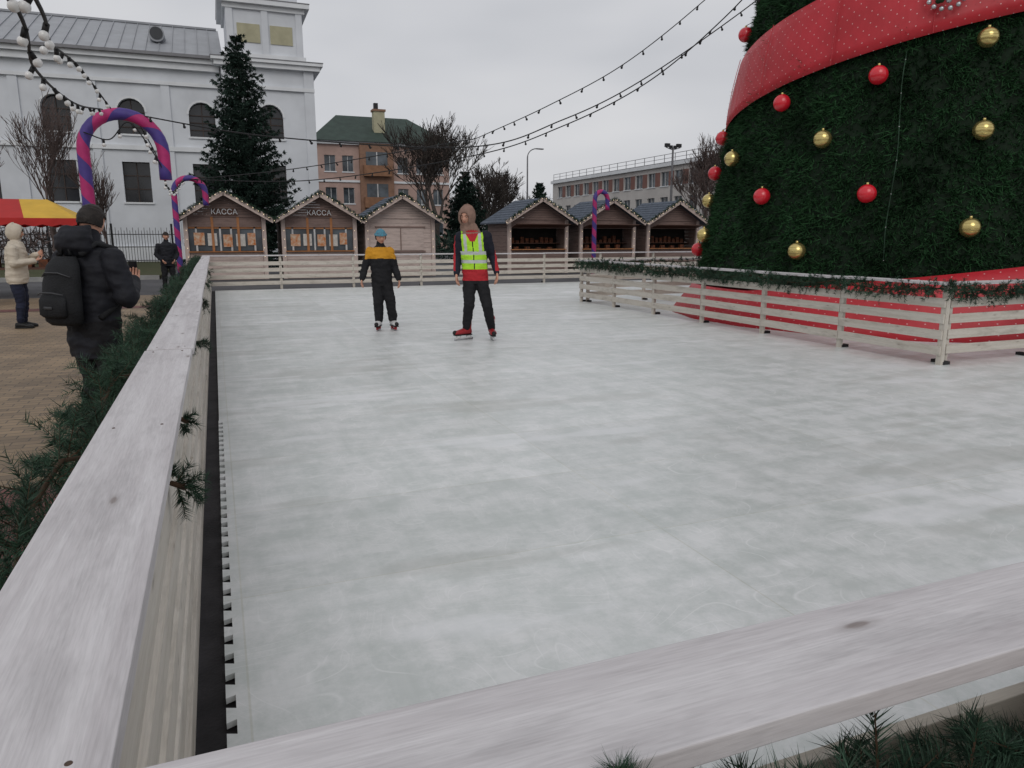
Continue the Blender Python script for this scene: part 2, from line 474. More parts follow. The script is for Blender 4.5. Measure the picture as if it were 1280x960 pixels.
garland('pine_garland',wavy((-.50,1.2,.72),(-.48,7,.80),24,(1,0,0),.05,.10,1.5),100,80,.052,.0032,(.11,.24),(-.35,0,.0))
garland('pine_garland',wavy((-.46,7,.82),(-.42,21.5,.86),50,(1,0,0),.03,.06,1.9),80,34,.06,.006,(.10,.20),(-.2,0,.05))
for (x,y,z,k,s) in [(-.115,2.15,.76,14,1.0),(-.12,2.70,.82,6,.8),(-.12,4.75,.82,12,1),(-.12,7.4,.84,12,1.1),(-.12,10.5,.84,14,1.2),(-.12,14.5,.8,14,1.4)]:
    garland('pine_garland_tuft',[(x-.04,y-.02,z+.03),(x-.01,y+.02,z)],1,70,.036,.0024,(.03*s,.08*s),(.7,0,-.2),N=k)
garland('pine_garland',wavy((.47,.508,.83),(2.6,.505,.90),16,(0,1,0),.004,.03,.9),120,150,.036,.0014,(.05,.10),(0,-.35,.0),thick=.012)
garland('pine_garland',wavy((.40,.525,.80),(2.6,.525,.82),16,(0,1,0),.005,.03,.9),170,110,.042,.0022,(.07,.13),(0,-.1,-.15))
garland('pine_garland',wavy((.40,.535,.70),(2.6,.535,.70),16,(0,1,0),.005,.03,.9),140,90,.05,.003,(.08,.15),(0,0,-.1))
garland('pine_garland_tuft',[(.325,.532,.925),(.330,.530,.935)],1,120,.030,.0012,(.018,.05),(0,-.5,.9),thick=.004,droop=0,N=11)
garland('pine_garland',wavy((EX0-.02,EY0,.87),(EX0-.02,EY1,.88),40,(1,0,0),.02,.05,1.6),120,30,.05,.0075,(.08,.15),(-.2,0,0))
garland('pine_garland',wavy((EX0,EY0-.04,.87),(EX1,EY0-.04,.87),40,(0,1,0),.02,.05,1.6),120,30,.05,.0075,(.08,.15),(0,-.2,0))
garland('pine_garland',wavy((EX0+.1,EY1-.2,.9),(EX1,EY1-.2,.9),30,(0,1,0),.02,.04,1.6),50,24,.05,.01,(.08,.14))
# ------------------------------------------------------------------ Christmas tree
TC=(12.1,10.5);FA=-139.1
def rr(z):
    if z<8: return 3.8-.17*z
    return max(.05,2.44*(1-(z-8)/9.5))
def tp(azd,z,dr=0):
    a=math.radians(azd);r=rr(z)+dr;return Vector((TC[0]+math.cos(a)*r,TC[1]+math.sin(a)*r,z))
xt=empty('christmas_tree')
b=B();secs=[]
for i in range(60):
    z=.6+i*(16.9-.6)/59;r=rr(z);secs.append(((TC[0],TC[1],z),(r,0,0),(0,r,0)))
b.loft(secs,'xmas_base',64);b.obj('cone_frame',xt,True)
def tufts(z0,z1,dens,bl,w,name):
    A=2*math.pi*(rr(z0)+rr(z1))/2*(z1-z0);N=int(A*dens)
    z=rng.uniform(z0,z1,N*2);r=np.array([rr(q) for q in z]);keep=rng.uniform(0,rr(z0),N*2)<r;z=z[keep][:N];r=r[keep][:N];N=len(z)
    a=rng.uniform(0,2*math.pi,N)
    P=np.stack([TC[0]+np.cos(a)*r,TC[1]+np.sin(a)*r,z],1)
    cl=np.array([noise.noise(Vector((p[0]*3.5,p[1]*3.5,p[2]*3.5))) for p in P])
    o=np.stack([np.cos(a),np.sin(a),np.zeros(N)],1)
    T=[]
    for k in range(4):
        d=unit(o*.75+rng.normal(size=(N,3))*.6+np.array([0,0,-.15]))
        T.append(blades(P,d,bl*rng.uniform(.6,1.3,N)*(1+1.1*cl),np.full(N,w)))
    return tri_obj(name,np.concatenate(T),'xmas_needle',xt)
tufts(.7,7.2,430,.115,.022,'foliage')
tufts(7.2,16.8,120,.15,.04,'foliage_top')
m,nt,bs=newmat('red_fabric')
tc=node(nt,'ShaderNodeTexCoord');sp=node(nt,'ShaderNodeSeparateXYZ');nt.links.new(tc.outputs['UV'],sp.inputs[0])
def dots(nt,u,v,per,rad,ou=0,ov=0):
    fu=math_(nt,'SUBTRACT',math_(nt,'FRACT',math_(nt,'MULTIPLY_ADD',u,1/per,ou)),.5)
    fv=math_(nt,'SUBTRACT',math_(nt,'FRACT',math_(nt,'MULTIPLY_ADD',v,1/per,ov)),.5)
    dd=math_(nt,'SQRT',math_(nt,'ADD',math_(nt,'MULTIPLY',fu,fu),math_(nt,'MULTIPLY',fv,fv)))
    return math_(nt,'LESS_THAN',dd,rad/per)
d1=dots(nt,sp.outputs[0],sp.outputs[1],.17,.0085);d2=dots(nt,sp.outputs[0],sp.outputs[1],.17,.0085,.5,.5)
dd=math_(nt,'MAXIMUM',d1,d2)
n=noise_(nt,coords(nt,'Object',(1,1,1)),1.2,4)
rc=ramp(nt,n,[(.3,(.38,.010,.018)),(.7,(.52,.018,.032))])
nt.links.new(mixc(nt,math_(nt,'MULTIPLY',dd,.7),rc,(.70,.5,.5)),bs.inputs['Base Color'])
bs.inputs['Roughness'].default_value=.5
bump(nt,bs,noise_(nt,coords(nt,'Object',(1,1,.4)),2.2,3),.6,.06)
MATS['red_fabric']=m
def ribbon(name,a0,a1,lowf,highf,dr,flare=0):
    vs=[];fs=[];uvs=[];n=int((a1-a0)/2);K=6
    for i in range(n+1):
        a=a0+(a1-a0)*i/n;zl=lowf(a);zh=highf(a)
        for k in range(K+1):
            t=k/K;z=zl+(zh-zl)*t
            belly=.045*math.sin(math.pi*t)+.018*noise.noise(Vector((a*.09,t*2,3)))
            vs.append(tp(a+FA,z,dr+belly*.6+flare*(1-t)**1.3+(.03*math.sin(a*.35)*(1-t) if flare else 0)))
    for i in range(n):
        for k in range(K):
            q=[i*(K+1)+k,(i+1)*(K+1)+k,(i+1)*(K+1)+k+1,i*(K+1)+k+1];fs.append(q)
            uvs.append([( (j//(K+1))*(a1-a0)/n*math.pi/180*3.1, (j%(K+1))/K*(1.15)) for j in q])
    b=B();b.mesh_part(vs,fs,'red_fabric',uvs);o=b.obj(name,xt,True)
    s=o.modifiers.new('s','SOLIDIFY');s.thickness=.01;return o
lo=lambda a:4.27+.0108*a
ribbon('red_ribbon',-200,170,lo,lambda a:lo(a)+1.15,.13)
lo2=lambda a:lo(a)+3.9
ribbon('red_ribbon_upper',-190,170,lo2,lambda a:lo2(a)+1.0,.12)
ribbon('red_tree_skirt',-180,180,lambda a:-.04,lambda a:max(.55,.84+.008*max(-60,min(a,60))),.12,.32)
b=B()
for a in range(-190,170,24):
    P=[tp(a+FA,lo(a)+1.15*t,.165+.027*math.sin(math.pi*t)) for t in (0,.25,.5,.75,1)]
    b.tube(P,.006,'red_fabric',5)
b.obj('ribbon_seams',xt)
balls=[('r',144.0,5.18),('r',-148.5,3.78),('r',-174.9,3.58),('r',144.1,3.32),('r',144.5,2.66),('r',-175.8,2.1),('r',-147.7,2.07),('r',144.4,1.19),
('g',-124.8,4.17),('g',-124.7,2.91),('g',-160.2,2.92),('g',165.7,2.81),('g',144.3,2.14),('g',153.7,1.47),('g',-162.3,1.22),('g',-126.2,1.57)]
for a in range(-95,135,26):
    for z in (1.5,2.4,3.4):
        balls.append((rnd.choice('rg'),a+rnd.uniform(-6,6),z+rnd.uniform(-.2,.2)))
b=B()
for c,a,z in balls:
    P=tp(a,z,.15);mt='red_ball' if c=='r' else 'gold_ball'
    b.ball(P,.135,mt,28,18)
    b.tube([P+Vector((0,0,.125)),P+Vector((0,0,.16))],.022,'gold_ball',8)
    b.tube([P+Vector((0,0,.16)),tp(a,z+.25,.0)],.006,'cable',4)
    if c=='g':
        for zz in (-.06,-.02,.02,.06):
            r_=math.sqrt(.135**2-zz*zz)+.001
            b.tube([P+Vector((math.cos(q*math.pi/12)*r_,math.sin(q*math.pi/12)*r_,zz)) for q in range(25)],.003,'gold_ball',5,False)
b.obj('baubles',xt,True)
b=B()
for k in range(14):
    t=k/14*2*math.pi;P=tp(-134.9+math.cos(t)*4.2,4.78+.2*math.sin(t),.27)
    b.ball(P,.035,'silver',8,6)
for k in range(9):
    P=tp(-134.9+rnd.uniform(-3,3),4.78+rnd.uniform(-.1,.16),.3);b.ball(P,.04,'silver' if k%2 else 'xmas_needle',8,6)
b.obj('wreath_ornament',xt,True)
b=B()
P=[tp(-3.5+FA+.35*math.sin(z*3),z,.07+.02*math.sin(z*9)) for z in np.arange(1.1,4.2,.12)]
b.tube(P,.007,'needle',5)
for p in P[::4]: b.ball(p,.008,'bulb_glass',6,4)
b.obj('light_wire',xt,True)
b=B();b.tube([(TC[0],TC[1],-.05),(TC[0],TC[1],17.4)],.12,'metal_grey',12);b.ball((TC[0],TC[1],17.6),.35,'gold_ball',10,6);b.obj('mast_and_topper',xt)
# ------------------------------------------------------------------ candy canes
m,nt,bs=newmat('cane_stripes')
tc=node(nt,'ShaderNodeTexCoord');sp=node(nt,'ShaderNodeSeparateXYZ');nt.links.new(tc.outputs['UV'],sp.inputs[0])
s=math_(nt,'FRACT',math_(nt,'ADD',math_(nt,'MULTIPLY',sp.outputs[0],1.9),sp.outputs[1]))
col=mixc(nt,math_(nt,'GREATER_THAN',s,.5),L(178,38,108),L(70,54,132))
n=noise_(nt,coords(nt,'Object',(1,1,1)),9,3)
col=mixc(nt,1,col,ramp(nt,n,[(.3,(.75,.75,.75)),(.7,(1.05,1.05,1.05))]),'MULTIPLY')
nt.links.new(col,bs.inputs['Base Color']);bs.inputs['Roughness'].default_value=.6
bump(nt,bs,s,.5,.01);MATS['cane_stripes']=m
def cane(x,y,H,w,r,rz=0):
    e=empty('candy_cane',(x,y,-.05),rz);b=B();P=[(0,0,0)]
    R=w/2
    for i in range(12): P.append((0,0,.2+i*(H-R-.2)/11))
    for i in range(1,17):
        a=math.pi*i/16;P.append((R-R*math.cos(a),0,H-R+R*math.sin(a)))
    for i in range(1,4): P.append((w,0,H-R-.12*i))
    b.tube(P,r,'cane_stripes',16);b.obj('striped_tube',e,True)
    b=B();b.box(-.2,.2,-.2,.2,0,.03,'metal_grey');b.obj('base_plate',e)
    return e
cane(-1.54,11.7,3.12,.98,.08,.0)
cane(-1.0,24.7,3.2,.86,.085,.0)
cane(13.4,25.4,3.15,.62,.085,.2)
# ------------------------------------------------------------------ string lights
def catmull(pts,n=14):
    P=[Vector(p) for p in pts];P=[P[0]*2-P[1]]+P+[P[-1]*2-P[-2]];o=[]
    for i in range(1,len(P)-2):
        for k in range(n):
            t=k/n;a,b_,c,d=P[i-1:i+3]
            o.append(.5*((2*b_)+(c-a)*t+(2*a-5*b_+4*c-d)*t*t+(3*b_-a-3*c+d)*t**3))
    o.append(P[-2]);return o
def lights(name,pts,sp_,rw,rb,glass='bulb_glass',socket=True):
    P=catmull(pts);e=empty(name);b=B();b.tube(P,rw,'cable',6);b.obj('cable',e,True)
    b=B();b2=B();acc=0
    for i in range(1,len(P)):
        l=(P[i]-P[i-1]).length;acc+=l
        while acc>sp_:
            acc-=sp_;q=P[i].lerp(P[i-1],min(1,acc/max(l,1e-6)));j=Vector((rnd.uniform(-.6,.6),rnd.uniform(-.4,.4),-1)).normalized()
            b2.tube([q,q+j*rb*1.9],rb*.62,'cable',8)
            b.ball(q+j*rb*2.6,rb,glass,12,8)
    b.obj('bulbs',e,True);b2.obj('sockets',e,True)
lights('string_lights',[(-1.1,11.7,3.1),(.9,11.5,2.84),(3.79,11.26,2.8),(5.25,11.12,3.25),(6.66,11,3.95),(8.66,10.8,5.3),(9.7,10.7,6.2)],.42,.009,.020,'cable')
lights('string_lights',[(4.9,14.3,3.32),(5.25,11.6,3.55),(6.5,11.3,4.25),(8.0,11.2,5.4),(9.7,11.1,6.9)],.42,.008,.020,'cable')
lights('string_lights',[(-.55,24.7,3.1),(2.5,20.7,2.9),(5.62,16.7,3.25),(7.0,14.9,3.72),(8.13,13.4,4.4),(9.04,12.2,5.4),(9.9,11.4,6.6)],.55,.012,.024,'cable')
lights('string_lights',[(-.55,24.7,3.1),(2.0,19,3.05),(4.9,14.3,3.32)],.55,.010,.022,'cable')
lights('string_lights',[(-1.15,11.6,3.12),(-1.06,8.43,3.01),(-.83,5.4,2.59),(-.60,3.73,2.39),(-.55,1,2.5),(-.6,-3,4.0)],.62,.009,.024)
lights('string_lights',[(-1.25,11.6,3.1),(-1.12,8.4,2.68),(-.95,5.64,2.46),(-.69,3.77,2.39),(-.62,1,2.5),(-.7,-3,4.0)],.62,.009,.024)
lights('string_lights',[(-.9,11.7,3.1),(-.74,13.5,2.68),(-.78,18,2.4),(-.7,24.6,3.1)],.62,.008,.030)
lights('string_lights',[(-1.5,11.6,2.8),(-1.2,11.58,2.72),(-.95,11.58,2.95),(-.7,11.6,2.6),(-.56,11.65,2.3)],.24,.008,.027)
b=B();b.tube([(-.65,-3,-.05),(-.65,-3,4.1)],.05,'metal_grey',10);b.obj('light_pole',None,True)
# ------------------------------------------------------------------ kiosks
def kiosk(cx,y0,kind,name):
    e=empty(name,(cx,y0,-.05));W=1.27;D=2.5;ze=2.16;zr=2.98
    wm={'ticket':'taupe_wood','closed':'pink_wood','open':'taupe_wood'}[kind]
    b=B()
    for i in range(14):
        z0=i*ze/14
        for sx in (-1,1): b.box(sx*W-.03,sx*W+.03,.06,D,z0+.004,z0+ze/14-.004,wm)
        b.box(-W+.035,W-.035,D-.05,D,z0,z0+ze/14-.006,wm)
    b.box(-W+.03,W-.03,.1,D-.05,.0,.06,'brown_wood')
    if kind!='closed':
        for i in range(7):
            b.box(-W+.08,W-.08,.03,.06,i*.135+.004,(i+1)*.135-.003,'pink_wood' if kind=='ticket' else 'taupe_wood')
        b.box(-W+.05,W-.05,-.12,.14,.955,.99,'orange_wood')
        b.box(-W+.08,W-.08,.02,.06,1.82,ze,wm)
    else:
        for i in range(12):
            b.box(-W+.08,W-.08,.03,.06,i*ze/12+.004,(i+1)*ze/12-.004,'pink_wood')
        b.box(-.9,.9,.0,.028,.98,1.80,'pink_wood');b.box(-.02,.02,-.012,-.001,.98,1.80,'taupe_wood')
        b.box(-.96,.96,-.02,.027,1.81,1.87,'taupe_wood');b.box(-.96,.96,-.02,.027,.90,.96,'taupe_wood')
    for x in ((-W,-.42,.42,W) if kind=='ticket' else (-W,W)):
        side=abs(x)>1
        b.box(x-.07 if side else x-.04,x+.07 if side else x+.04,-.02 if side else .0,.09,.0 if side else .995,ze-.002,'pink_wood' if side else 'orange_wood')
    n=9
    for i in range(n):
        z0=ze+i*(zr-ze)/n;z1=ze+(i+1)*(zr-ze)/n-.008
        x0=W*(1-i/n)*1.08;x1=W*(1-(i+1)/n)*1.08
        b.mesh_part([(-x0,-.02,z0),(x0,-.02,z0),(x1,-.02,z1),(-x1,-.02,z1),(-x0,.03,z0),(x0,.03,z0),(x1,.03,z1),(-x1,.03,z1)],
            [(0,1,2,3),(0,4,5,1),(3,2,6,7)],wm,[[(0,i*.3),(2.5,i*.3),(2.5,i*.3+.09),(0,i*.3+.09)]]*3)
    b.obj('walls',e)
    b=B()
    if kind=='ticket':
        b.box(-W+.08,W-.08,.10,.11,1.0,1.82,'glass_mid')
        for x in (-.95,-.18,.18,.95): b.box(x-.03,x+.03,.05,.09,1.0,1.82,'frame_white')
        b.box(-W+.08,W-.08,.05,.088,1.76,1.82,'orange_wood')
        for x,wd,mt in ((-.86,.34,'poster_orange'),(-.44,.3,'poster_white'),(.06,.3,'poster_orange'),(.48,.3,'poster_white'),(.84,.26,'poster_orange')):
            q=rnd.uniform(-.06,.06);b.box(x-wd/2,x+wd/2,.035,.047,1.16+q,1.58+q,mt)
        b.obj('ticket_windows',e)
        b=B();b.box(-.42,.42,-.05,-.022,2.2,2.44,'brown_wood');b.obj('sign_board',e)
        cu=bpy.data.curves.new('sign_text','FONT');cu.body='КАССА';cu.size=.25;cu.align_x='CENTER';cu.align_y='CENTER';cu.extrude=.004
        to=bpy.data.objects.new('sign_text',cu);sc.collection.objects.link(to);to.parent=e;to.location=(0,-.058,2.32);to.rotation_euler=(math.pi/2,0,0);cu.materials.append(MATS['wall_trim'])
    elif kind=='open':
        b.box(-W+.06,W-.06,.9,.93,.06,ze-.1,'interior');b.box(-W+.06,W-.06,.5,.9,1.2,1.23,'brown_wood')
        for i in range(9): b.box(-1.0+i*.22,-.86+i*.22,.55,.7,1.23,1.23+rnd.uniform(.1,.3),'goods')
        for i in range(4): b.box(-1.0+i*.5,-.82+i*.5,.15,.3,.995,1.0+rnd.uniform(.05,.16),'goods')
        b.box(-W+.1,W-.1,-.62,.0,1.84,1.865,'brown_wood',rot=Matrix.Rotation(math.radians(-12),3,'X'),c=(0,0,1.84))
        b.obj('counter_and_goods',e)
    b=B();ov=1.58;zo=ze-.1
    for s in (-1,1):
        p=[(0,-.42,zr+.04),(s*ov,-.42,zo),(s*ov,D+.2,zo),(0,D+.2,zr+.04)]
        q=[(a,b_,c-.06) for a,b_,c in p]
        b.mesh_part(p+q,[(0,1,2,3),(7,6,5,4),(0,4,5,1),(1,5,6,2),(2,6,7,3)],'roof_shingle')
        b.beam((s*.01,-.45,zr-.02),(s*(ov+.01),-.45,zo-.04),.025,.16,'pink_wood')
        for i in range(1,9):   # shingle courses
            t=i/9;xa=s*ov*t;za=zr+.045+(zo-zr-.04)*t
            b.beam((xa,-.42,za),(xa,D+.2,za),.02,.014,'roof_shingle')
    b.obj('roof',e)
    g=[(-ov-.02,-.49,zo+.02),(-.8,-.49,(zr+zo)/2+.07),(0,-.49,zr+.09),(.8,-.49,(zr+zo)/2+.07),(ov+.02,-.49,zo+.02)]
    N=260;u=rng.uniform(0,1,N)*4;P=np.stack([np.interp(u,range(5),[p[i] for p in g]) for i in range(3)],1)
    d=unit(rng.normal(size=(N,3)));tri,core=sprigs(P,d,rng.uniform(.05,.1,N),14,.06,.014);tri_obj('garland',tri,'needle',e)
    b=B()
    for i in range(20):
        t=i/19*4;q=[float(np.interp(t,range(5),[p[k] for p in g])) for k in range(3)]
        b.ball((q[0],q[1]-.07,q[2]-.05),.013,'warm_bulb',6,4)
    for s in (-1,1):
        for i in range(5): b.ball((s*(W-.02),-.06,.5+i*.3),.012,'warm_bulb',6,4)
    b.obj('fairy_lights',e)
for cx,k in ((.4,'ticket'),(3.6,'ticket'),(6.6,'closed'),(12.35,'open'),(15.6,'open'),(18.9,'open')):
    kiosk(cx,28+.02*cx,k,'ticket_kiosk' if k=='ticket' else 'market_kiosk')
# ------------------------------------------------------------------ buildings
def facade(T,x0,x1,z0,z1,ops,wall,glass='glass_dark',frame='frame_brown',depth=.35,bars=(1,2)):
    b=B(T);cols={}
    for o in ops: cols.setdefault(round(o[0],3),[]).append(o)
    x=x0
    for cx in sorted(cols):
        col=sorted(cols[cx],key=lambda o:o[1]);wd=max(o[2] for o in col);a=cx-wd/2;c=cx+wd/2
        b.poly([(x,0,z0),(a,0,z0),(a,0,z1),(x,0,z1)],wall);x=c
        z=z0
        for (_,zb,w_,h,arch) in col:
            b.poly([(a,0,z),(c,0,z),(c,0,zb),(a,0,zb)],wall)
            zt=zb+h;r=wd/2
            b.poly([(a,0,zb),(c,0,zb),(c,depth,zb),(a,depth,zb)],'wall_trim')
            b.poly([(a,0,zb),(a,depth,zb),(a,depth,zt),(a,0,zt)],wall);b.poly([(c,0,zb),(c,0,zt),(c,depth,zt),(c,depth,zb)],wall)
            if arch:
                n=10;A=[(cx-r*math.cos(math.pi*i/n),zt+r*math.sin(math.pi*i/n)) for i in range(n+1)]
                for i in range(n):
                    (xa,za),(xb,zb2)=A[i],A[i+1]
                    b.poly([(xa,0,za),(xb,0,zb2),(xb,0,zt+r),(xa,0,zt+r)],wall)
                    b.poly([(xa,0,za),(xa,depth,za),(xb,depth,zb2),(xb,0,zb2)],wall)
                top=zt+r
                for i in range(n):
                    (xa,za),(xb,zb2)=A[i],A[i+1];k=1.16
                    f=lambda X,Z:(cx+(X-cx)*k,-.04,zt+(Z-zt)*k)
                    b.poly([(xa,-.04,za),(xb,-.04,zb2),f(xb,zb2),f(xa,za)],'wall_trim')
            else: top=zt
            z=top
            b.poly([(a,depth,zb),(c,depth,zb),(c,depth,top),(a,depth,top)],glass)
            t=.05
            for i in range(bars[0]+2):
                xx=a+(c-a)*i/(bars[0]+1);b.box(max(a,xx-t/2),min(c,xx+t/2),depth-.08,depth-.01,zb,zt+(r*.98 if arch and 0<i<bars[0]+1 else 0),frame)
            for i in range(bars[1]+2):
                zz=zb+(zt-zb)*i/(bars[1]+1);b.box(a+.03,c-.03,depth-.075,depth-.015,zz-t/2 if i else zb,zz+t/2,frame)
            b.box(a-.08,c+.08,-.08,.05,zb-.1,zb-.003,'wall_trim')
        b.poly([(a,0,z),(c,0,z),(c,0,z1),(a,0,z1)],wall)
    b.poly([(x,0,z0),(x1,0,z0),(x1,0,z1),(x,0,z1)],wall)
    return b
wb=empty('white_building');Y=48
I=Matrix.Translation((0,Y,0))
ops=[]
for i in range(11):
    cx=-.12-3.65*i
    ops+= [(cx,3.35,1.4,2.2,False),(cx,7.05,1.3,1.2,True)]
b=facade(I,-40.5,1.0,-.1,11.2,ops,'wall_white');b.obj('hall_front',wb)
b=B()
b.poly([(-40.5,Y,-.1),(-40.5,Y+13,-.1),(-40.5,Y+13,11.2),(-40.5,Y+6.5,14.3),(-40.5,Y,11.2)],'wall_white')
b.poly([(1.2,Y+13,-.1),(1.2,Y,-.1),(1.2,Y,11.2),(1.2,Y+6.5,14.3),(1.2,Y+13,11.2)],'wall_white')
b.poly([(-40.5,Y+13,-.1),(1.2,Y+13,-.1),(1.2,Y+13,11.2),(-40.5,Y+13,11.2)],'wall_white')
b.box(-40.6,.98,Y-.5,Y-.004,10.95,11.3,'wall_trim');b.box(-40.6,.98,Y-.3,Y-.004,10.6,10.94,'wall_trim')
b.box(-40.6,.98,Y-.16,Y-.004,9.75,9.95,'wall_trim');b.box(-40.6,.98,Y-.14,Y-.004,6.2,6.45,'wall_trim')
b.box(-40.6,.98,Y-.2,Y-.004,-.1,.9,'wall_trim')
for i in range(12):
    x=-.12-3.65*(i-.5)
    if x<.9: b.box(x-.22,x+.22,Y-.1,Y-.003,.9,9.75,'wall_white')
b.obj('cornices_and_pilasters',wb)
b=B()
n=64
for i in range(n):
    xa=-41+i*42.2/n;xb=xa+42.2/n
    b.poly([(xa,Y-.62,11.33),(xb,Y-.62,11.33),(xb,Y+6.5,14.4),(xa,Y+6.5,14.4)],'roof_grey')
    b.poly([(xa,Y+6.5,14.4),(xb,Y+6.5,14.4),(xb,Y+13.6,11.3),(xa,Y+13.6,11.3)],'roof_grey')
    b.beam((xa,Y-.62,11.36),(xa,Y+6.5,14.43),.04,.06,'roof_grey')
b.box(-41,1.0,Y-.7,Y-.62,11.2,11.36,'metal_grey')
b.beam((-41,Y+6.5,14.45),(1.1,Y+6.5,14.45),.25,.12,'roof_grey')
for x in (-2.2,-13,-24):
    b.tube([(x,Y+1.4,12.75),(x,Y+3.2,12.75)],.42,'roof_grey',16);b.tube([(x,Y+1.35,12.78),(x,Y+1.42,12.78)],.34,'glass_dark',16)
b.obj('metal_roof',wb)
TX0,TX1=1.05,6.15;TY=Y-.7
b=facade(Matrix.Translation((0,TY,0)),TX0,TX1,-.1,10.9,[(3.6,3.35,1.4,2.2,False),(3.6,7.05,1.3,1.2,True)],'wall_white');b.obj('tower_front',wb)
b=B()
b.box(TX0,TX1,TY+.45,TY+5.4,-.1,10.9,'wall_white')
b.poly([(TX1,TY,-.1),(TX1,TY+.45,-.1),(TX1,TY+.45,10.9),(TX1,TY,10.9)],'wall_white')
b.poly([(TX0,TY+.45,-.1),(TX0,TY,-.1),(TX0,TY,10.9),(TX0,TY+.45,10.9)],'wall_white')
def ring(x0,x1,y0,y1,z0,z1,o,mt): b.box(x0-o,x1+o,y0-o,y1+o,z0,z1,mt)
ty1=TY+5.4
ring(TX0,TX1,TY,ty1,10.9,11.15,.35,'wall_trim');ring(TX0,TX1,TY,ty1,11.15,11.32,.5,'wall_trim')
ring(TX0,TX1,TY,ty1,11.32,11.36,.53,'metal_grey')
for x in (TX0+.3,TX1-.3): b.box(x-.28,x+.28,TY-.12,TY-.003,0,10.9,'wall_white')
b.box(TX0,TX1,TY-.16,TY-.004,9.75,9.95,'wall_trim')
x0,x1,y0,y1=TX0+.45,TX1-.45,TY+.45,ty1-.45
b.box(x0,x1,y0,y1,11.36,14.5,'wall_white')
ring(x0,x1,y0,y1,11.36,11.75,.12,'wall_trim')
for cx in (2.7,4.5): b.box(cx-.62,cx+.62,y0-.05,y0-.003,12.35,13.35,'panel_yellow')
for x in (x0+.2,3.6,x1-.2): b.box(x-.18,x+.18,y0-.1,y0-.003,11.75,14.1,'wall_white')
ring(x0,x1,y0,y1,14.1,14.35,.15,'wall_trim');ring(x0,x1,y0,y1,14.35,14.6,.4,'wall_trim');ring(x0,x1,y0,y1,14.6,14.64,.43,'metal_grey')
b.box(x0+.2,x1-.2,y0+.2,y1-.2,14.64,18.5,'wall_white')
ring(x0+.2,x1-.2,y0+.2,y1-.2,15.6,15.75,.1,'wall_trim');ring(x0+.2,x1-.2,y0+.2,y1-.2,18.5,18.9,.35,'wall_trim')
b.mesh_part([(x0,y0,18.9),(x1,y0,18.9),(x1,y1,18.9),(x0,y1,18.9),((x0+x1)/2,(y0+y1)/2,23)],[(0,1,4),(1,2,4),(2,3,4),(3,0,4)],'roof_green')
b.obj('tower',wb)
bh=empty('brick_apartment_house')
Y2=75;ops=[]
for i,x in enumerate((10.9,12.6,18.0,19.9,21.6)):
    for z in (1.6,4.6,7.6): ops.append((x,z,1.05,1.5,False))
b=facade(Matrix.Translation((0,Y2,0)),9.6,22.8,-.1,10.4,ops,'pink_plaster','glass_mid','frame_white',.2,(1,0));b.obj('front',bh)
b=B();b.poly([(9.6,Y2+11,-.1),(9.6,Y2,-.1),(9.6,Y2,10.4),(9.6,Y2+11,10.4)],'pink_plaster');b.poly([(22.8,Y2,-.1),(22.8,Y2+11,-.1),(22.8,Y2+11,10.4),(22.8,Y2,10.4)],'pink_plaster')
b.box(13.7,17.0,Y2-.35,Y2-.01,-.1,10.3,'brown_brick')
for z in (1.2,4.2,7.2):
    b.box(14.0,16.7,Y2-.9,Y2-.355,z,z+1.0,'balcony');b.box(14.3,16.4,Y2-.39,Y2-.36,z+1.0,z+2.3,'glass_mid')
    b.box(15.3,15.4,Y2-.42,Y2-.392,z+1.0,z+2.3,'frame_white')
b.box(9.4,23.0,Y2-.3,Y2-.001,10.1,10.4,'wall_trim')
b.box(9.5,22.9,Y2-.12,Y2-.002,6.6,6.8,'wall_trim')
b.obj('sides_and_balconies',bh)
b=B();r=[(9,Y2-.6,10.41),(23.4,Y2-.6,10.41),(23.4,Y2+11.6,10.41),(9,Y2+11.6,10.41),(12.5,Y2+5.5,13.6),(19.9,Y2+5.5,13.6)]
b.mesh_part(r,[(0,1,5,4),(1,2,5),(2,3,4,5),(3,0,4),(3,2,1,0)],'roof_green')
b.box(15.6,16.7,Y2+1.6,Y2+2.5,11,13.6,'panel_yellow');b.box(15.5,16.8,Y2+1.5,Y2+2.6,13.6,13.8,'brown_brick')
b.box(15.7,16.1,Y2+1.8,Y2+2.2,13.8,14.4,'metal_black');b.obj('hip_roof',bh)
lb=empty('long_office_building')
T=Matrix.Translation((45,0,0))@Matrix.Rotation(-math.pi/2,4,'Z')
ops=[]
for i in range(22):
    x=-97+i*2.6+1.4
    for z in (1.2,4.1,6.7): ops.append((x,z,1.5,1.45,False))
b=facade(T,-98,-40,-.1,9.0,ops,'beige_wall','glass_mid','frame_white',.2,(1,0));b.obj('front',lb)
b=B(T)
for i in range(22):
    x=-97+i*2.6+1.4
    b.box(x+.80,x+1.75,-.03,-.003,6.7,8.15,'red_panel')
b.box(-98,-40,-.35,-.004,8.65,9.02,'wall_trim');b.box(-98,-40,.0,14,9.03,9.15,'metal_grey')
b.poly([(-98,0,-.1),(-98,14,-.1),(-98,14,9),(-98,0,9)],'beige_wall');b.poly([(-40,0,-.1),(-40,14,-.1),(-40,14,9),(-40,0,9)],'beige_wall')
for i in range(30): b.box(-98+i*2,-97.95+i*2,.1,.15,9.15,9.95,'metal_grey')
b.box(-98,-40,.1,.14,9.9,9.95,'metal_grey');b.box(-98,-40,.1,.14,9.5,9.54,'metal_grey')
b.obj('roof_and_panels',lb)
